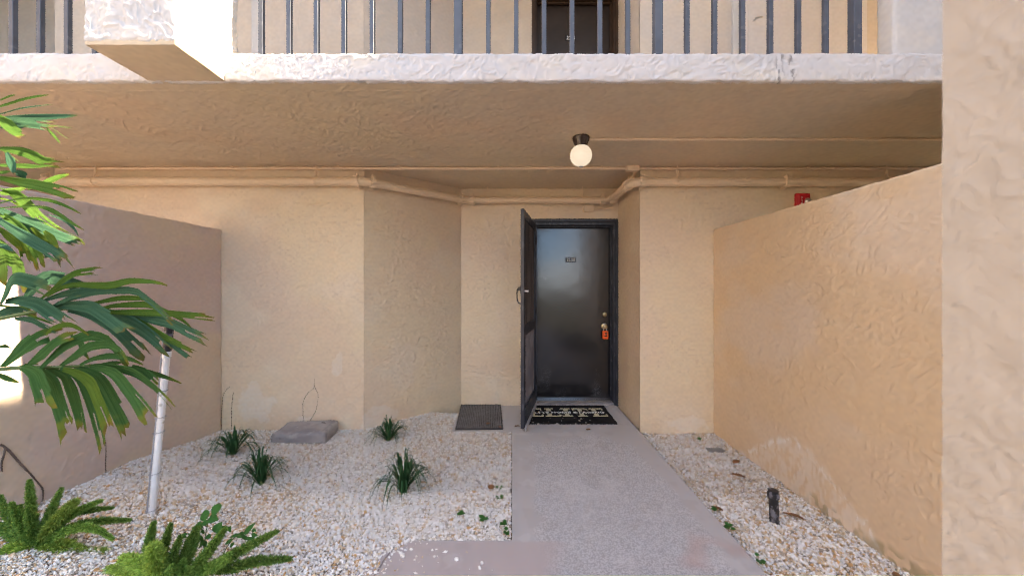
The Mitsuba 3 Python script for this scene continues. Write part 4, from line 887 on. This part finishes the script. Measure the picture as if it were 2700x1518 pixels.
def sprout(x, y, n, size, label, seed):
    rg = random.Random(seed); z = float(gz(np.array([x]), np.array([y]))[0]) if x < 0 or x > 1.2 else 0
    k = thing('seedling', label, 'seedling')
    part(k, 'stem', tube([(x, y, z - .02), (x, y, z + .005), (x + .004, y, z + .02)], .0014, 5), 'mat_stalk', 40)
    for i in range(n):
        a = rg.uniform(0, 6.28); r = rg.uniform(.008, .024)
        m, uv = leaf_mesh((x + r * math.cos(a), y + r * math.sin(a), z + rg.uniform(.014, .032)), size, size * .85, (math.cos(a), math.sin(a), .2), (rg.uniform(-.3, .3), rg.uniform(-.5, .1), 1), .65)
        part(k, 'leaf', m, 'mat_weed', True, uv=uv)
sprout(-.083, 2.457, 3, .020, 'tiny green seedling just behind the brown stone', 1)
sprout(-.088, 2.364, 4, .024, 'small green seedling in front of the brown stone', 2)
sprout(-.309, 2.172, 6, .026, 'green seedling farthest from the walkway edge in the left gravel', 3)
sprout(-.164, 2.132, 5, .026, 'green seedling between the corner one and the farthest left one', 4)
sprout(-.045, 2.095, 6, .026, 'green seedling just behind the gravel corner by the walkway', 5)
sprout(-.030, 2.025, 6, .027, 'green seedling right in the corner of the left gravel', 6)
sprout(1.688, 3.33, 6, .024, 'green seedling at the back of the right gravel strip near the wall corner', 7)
sprout(1.262, 2.291, 6, .024, 'green seedling at the right walkway edge beside a brown leaf', 8)
sprout(1.245, 2.124, 8, .026, 'largest green seedling along the right walkway edge', 9)
sprout(1.245, 1.86, 6, .022, 'green seedling nearest the camera on the right walkway edge', 10)
sprout(-1.70, 1.93, 4, .026, 'small round leaved green seedling behind the bottom fern', 11)

# ------------------------------------------------------------------ vines, dead leaves and bits
def vine(label, runs, r):
    k = thing('dry_vine', label, 'vine')
    for pts in runs: part(k, 'stem', tube(spline(pts, 24), np.linspace(r, r * .6, 24), 6), 'mat_twig', 40)
vine('thick dry vine climbing the left garden wall behind the corner fern', [[(-2.77, 2.003, .504), (-2.77, 2.024, .477), (-2.768, 2.084, .361), (-2.77, 2.154, .228), (-2.768, 2.184, .15), (-2.77, 2.178, .07)], [(-2.77, 2.024, .477), (-2.77, 2.016, .437), (-2.77, 2.008, .397), (-2.77, 2.011, .353)]], .0055)
vine('single dry vertical vine on the left garden wall behind the palm', [[(-2.771, 2.524, .06), (-2.77, 2.522, .153), (-2.771, 2.525, .243), (-2.77, 2.522, .307)]], .003)
vine('looping dry vine on the tan wall above the utility box', [[(-1.987, 3.526, .09), (-1.993, 3.526, .246), (-1.949, 3.526, .347), (-1.886, 3.526, .411), (-1.892, 3.526, .436)], [(-1.924, 3.526, .09), (-1.848, 3.526, .322), (-1.886, 3.526, .436), (-1.879, 3.526, .486)]], .0022)
vine('thin dry vines in the corner where the left garden wall meets the front wall', [[(-2.764, 3.52, .0), (-2.762, 3.52, .183), (-2.75, 3.524, .335), (-2.688, 3.526, .411)], [(-2.675, 3.526, .0), (-2.669, 3.526, .246), (-2.656, 3.526, .36)]], .0024)
def dead(x, y, z, L, w, a, label, mat='mat_dead_leaf', name='dead_leaf', cat='leaf', lift=.006):
    m, uv = leaf_mesh((x, y, z + lift + .25 * w), L, w, (math.cos(a), math.sin(a), .05), (.25, -.2, 1), .75)
    V, q = m; V = np.vstack([V, V - [0, 0, .0012]]); q = np.vstack([q, q[:, ::-1] + len(V) // 2])
    solo(name, (V, q), mat, label, cat, False)
gR = lambda x, y: float(gz(np.array([x]), np.array([y]))[0])
dead(-.232, 3.629, .014, .045, .025, .6, 'orange brown dead leaf lying on the ribbed mat')
dead(-.118, 3.537, .014, .030, .026, 2.0, 'curled brown dead leaf at the front right corner of the ribbed mat')
dead(.050, 3.60, .0, .055, .018, .2, 'dark dead leaf on the concrete at the foot of the screen door')
dead(.728, 3.517, .0, .05, .018, .1, 'pale brown dead leaf on the walkway in front of the lettered mat')
dead(1.781, 2.933, gR(1.78, 2.93), .08, .035, .4, 'brown dead leaf in the right gravel near the wall, upper one')
dead(1.652, 2.712, gR(1.65, 2.71), .10, .035, 2.7, 'brown dead leaf in the middle of the right gravel')
dead(1.70, 2.238, gR(1.70, 2.238), .11, .03, 2.6, 'dark strip of bark lying behind the black pipe stub')
dead(1.284, 2.321, gR(1.284, 2.32), .07, .022, 2.6, 'dark brown leaf beside the seedling on the right walkway edge')
dead(1.842, 1.771, gR(1.84, 1.77), .05, .03, .5, 'reddish dead leaf close to the wall at the bottom of the right gravel')
solo('flat_stone', rough_box((1.66, 3.11, gR(1.73, 3.147)), (1.80, 3.185, gR(1.73, 3.147) + .014), .01, .006, 12, 4, .012), 'mat_slate', 'flat dark grey stone in the right gravel near the wall corner', 'stone', 40)
st_ = trimesh.creation.icosphere(2, .5); v = np.array(st_.vertices); v *= 1 + .3 * (meshkit.noise(v * 4, 3)[:, None] - .5); st_.vertices = v * [.045, .042, .022] + [-.141, 2.496, gR(-.141, 2.496) + .012]
solo('brown_stone', st_, 'mat_dead_leaf', 'brown stone lying on the white gravel near the walkway', 'stone', 40)
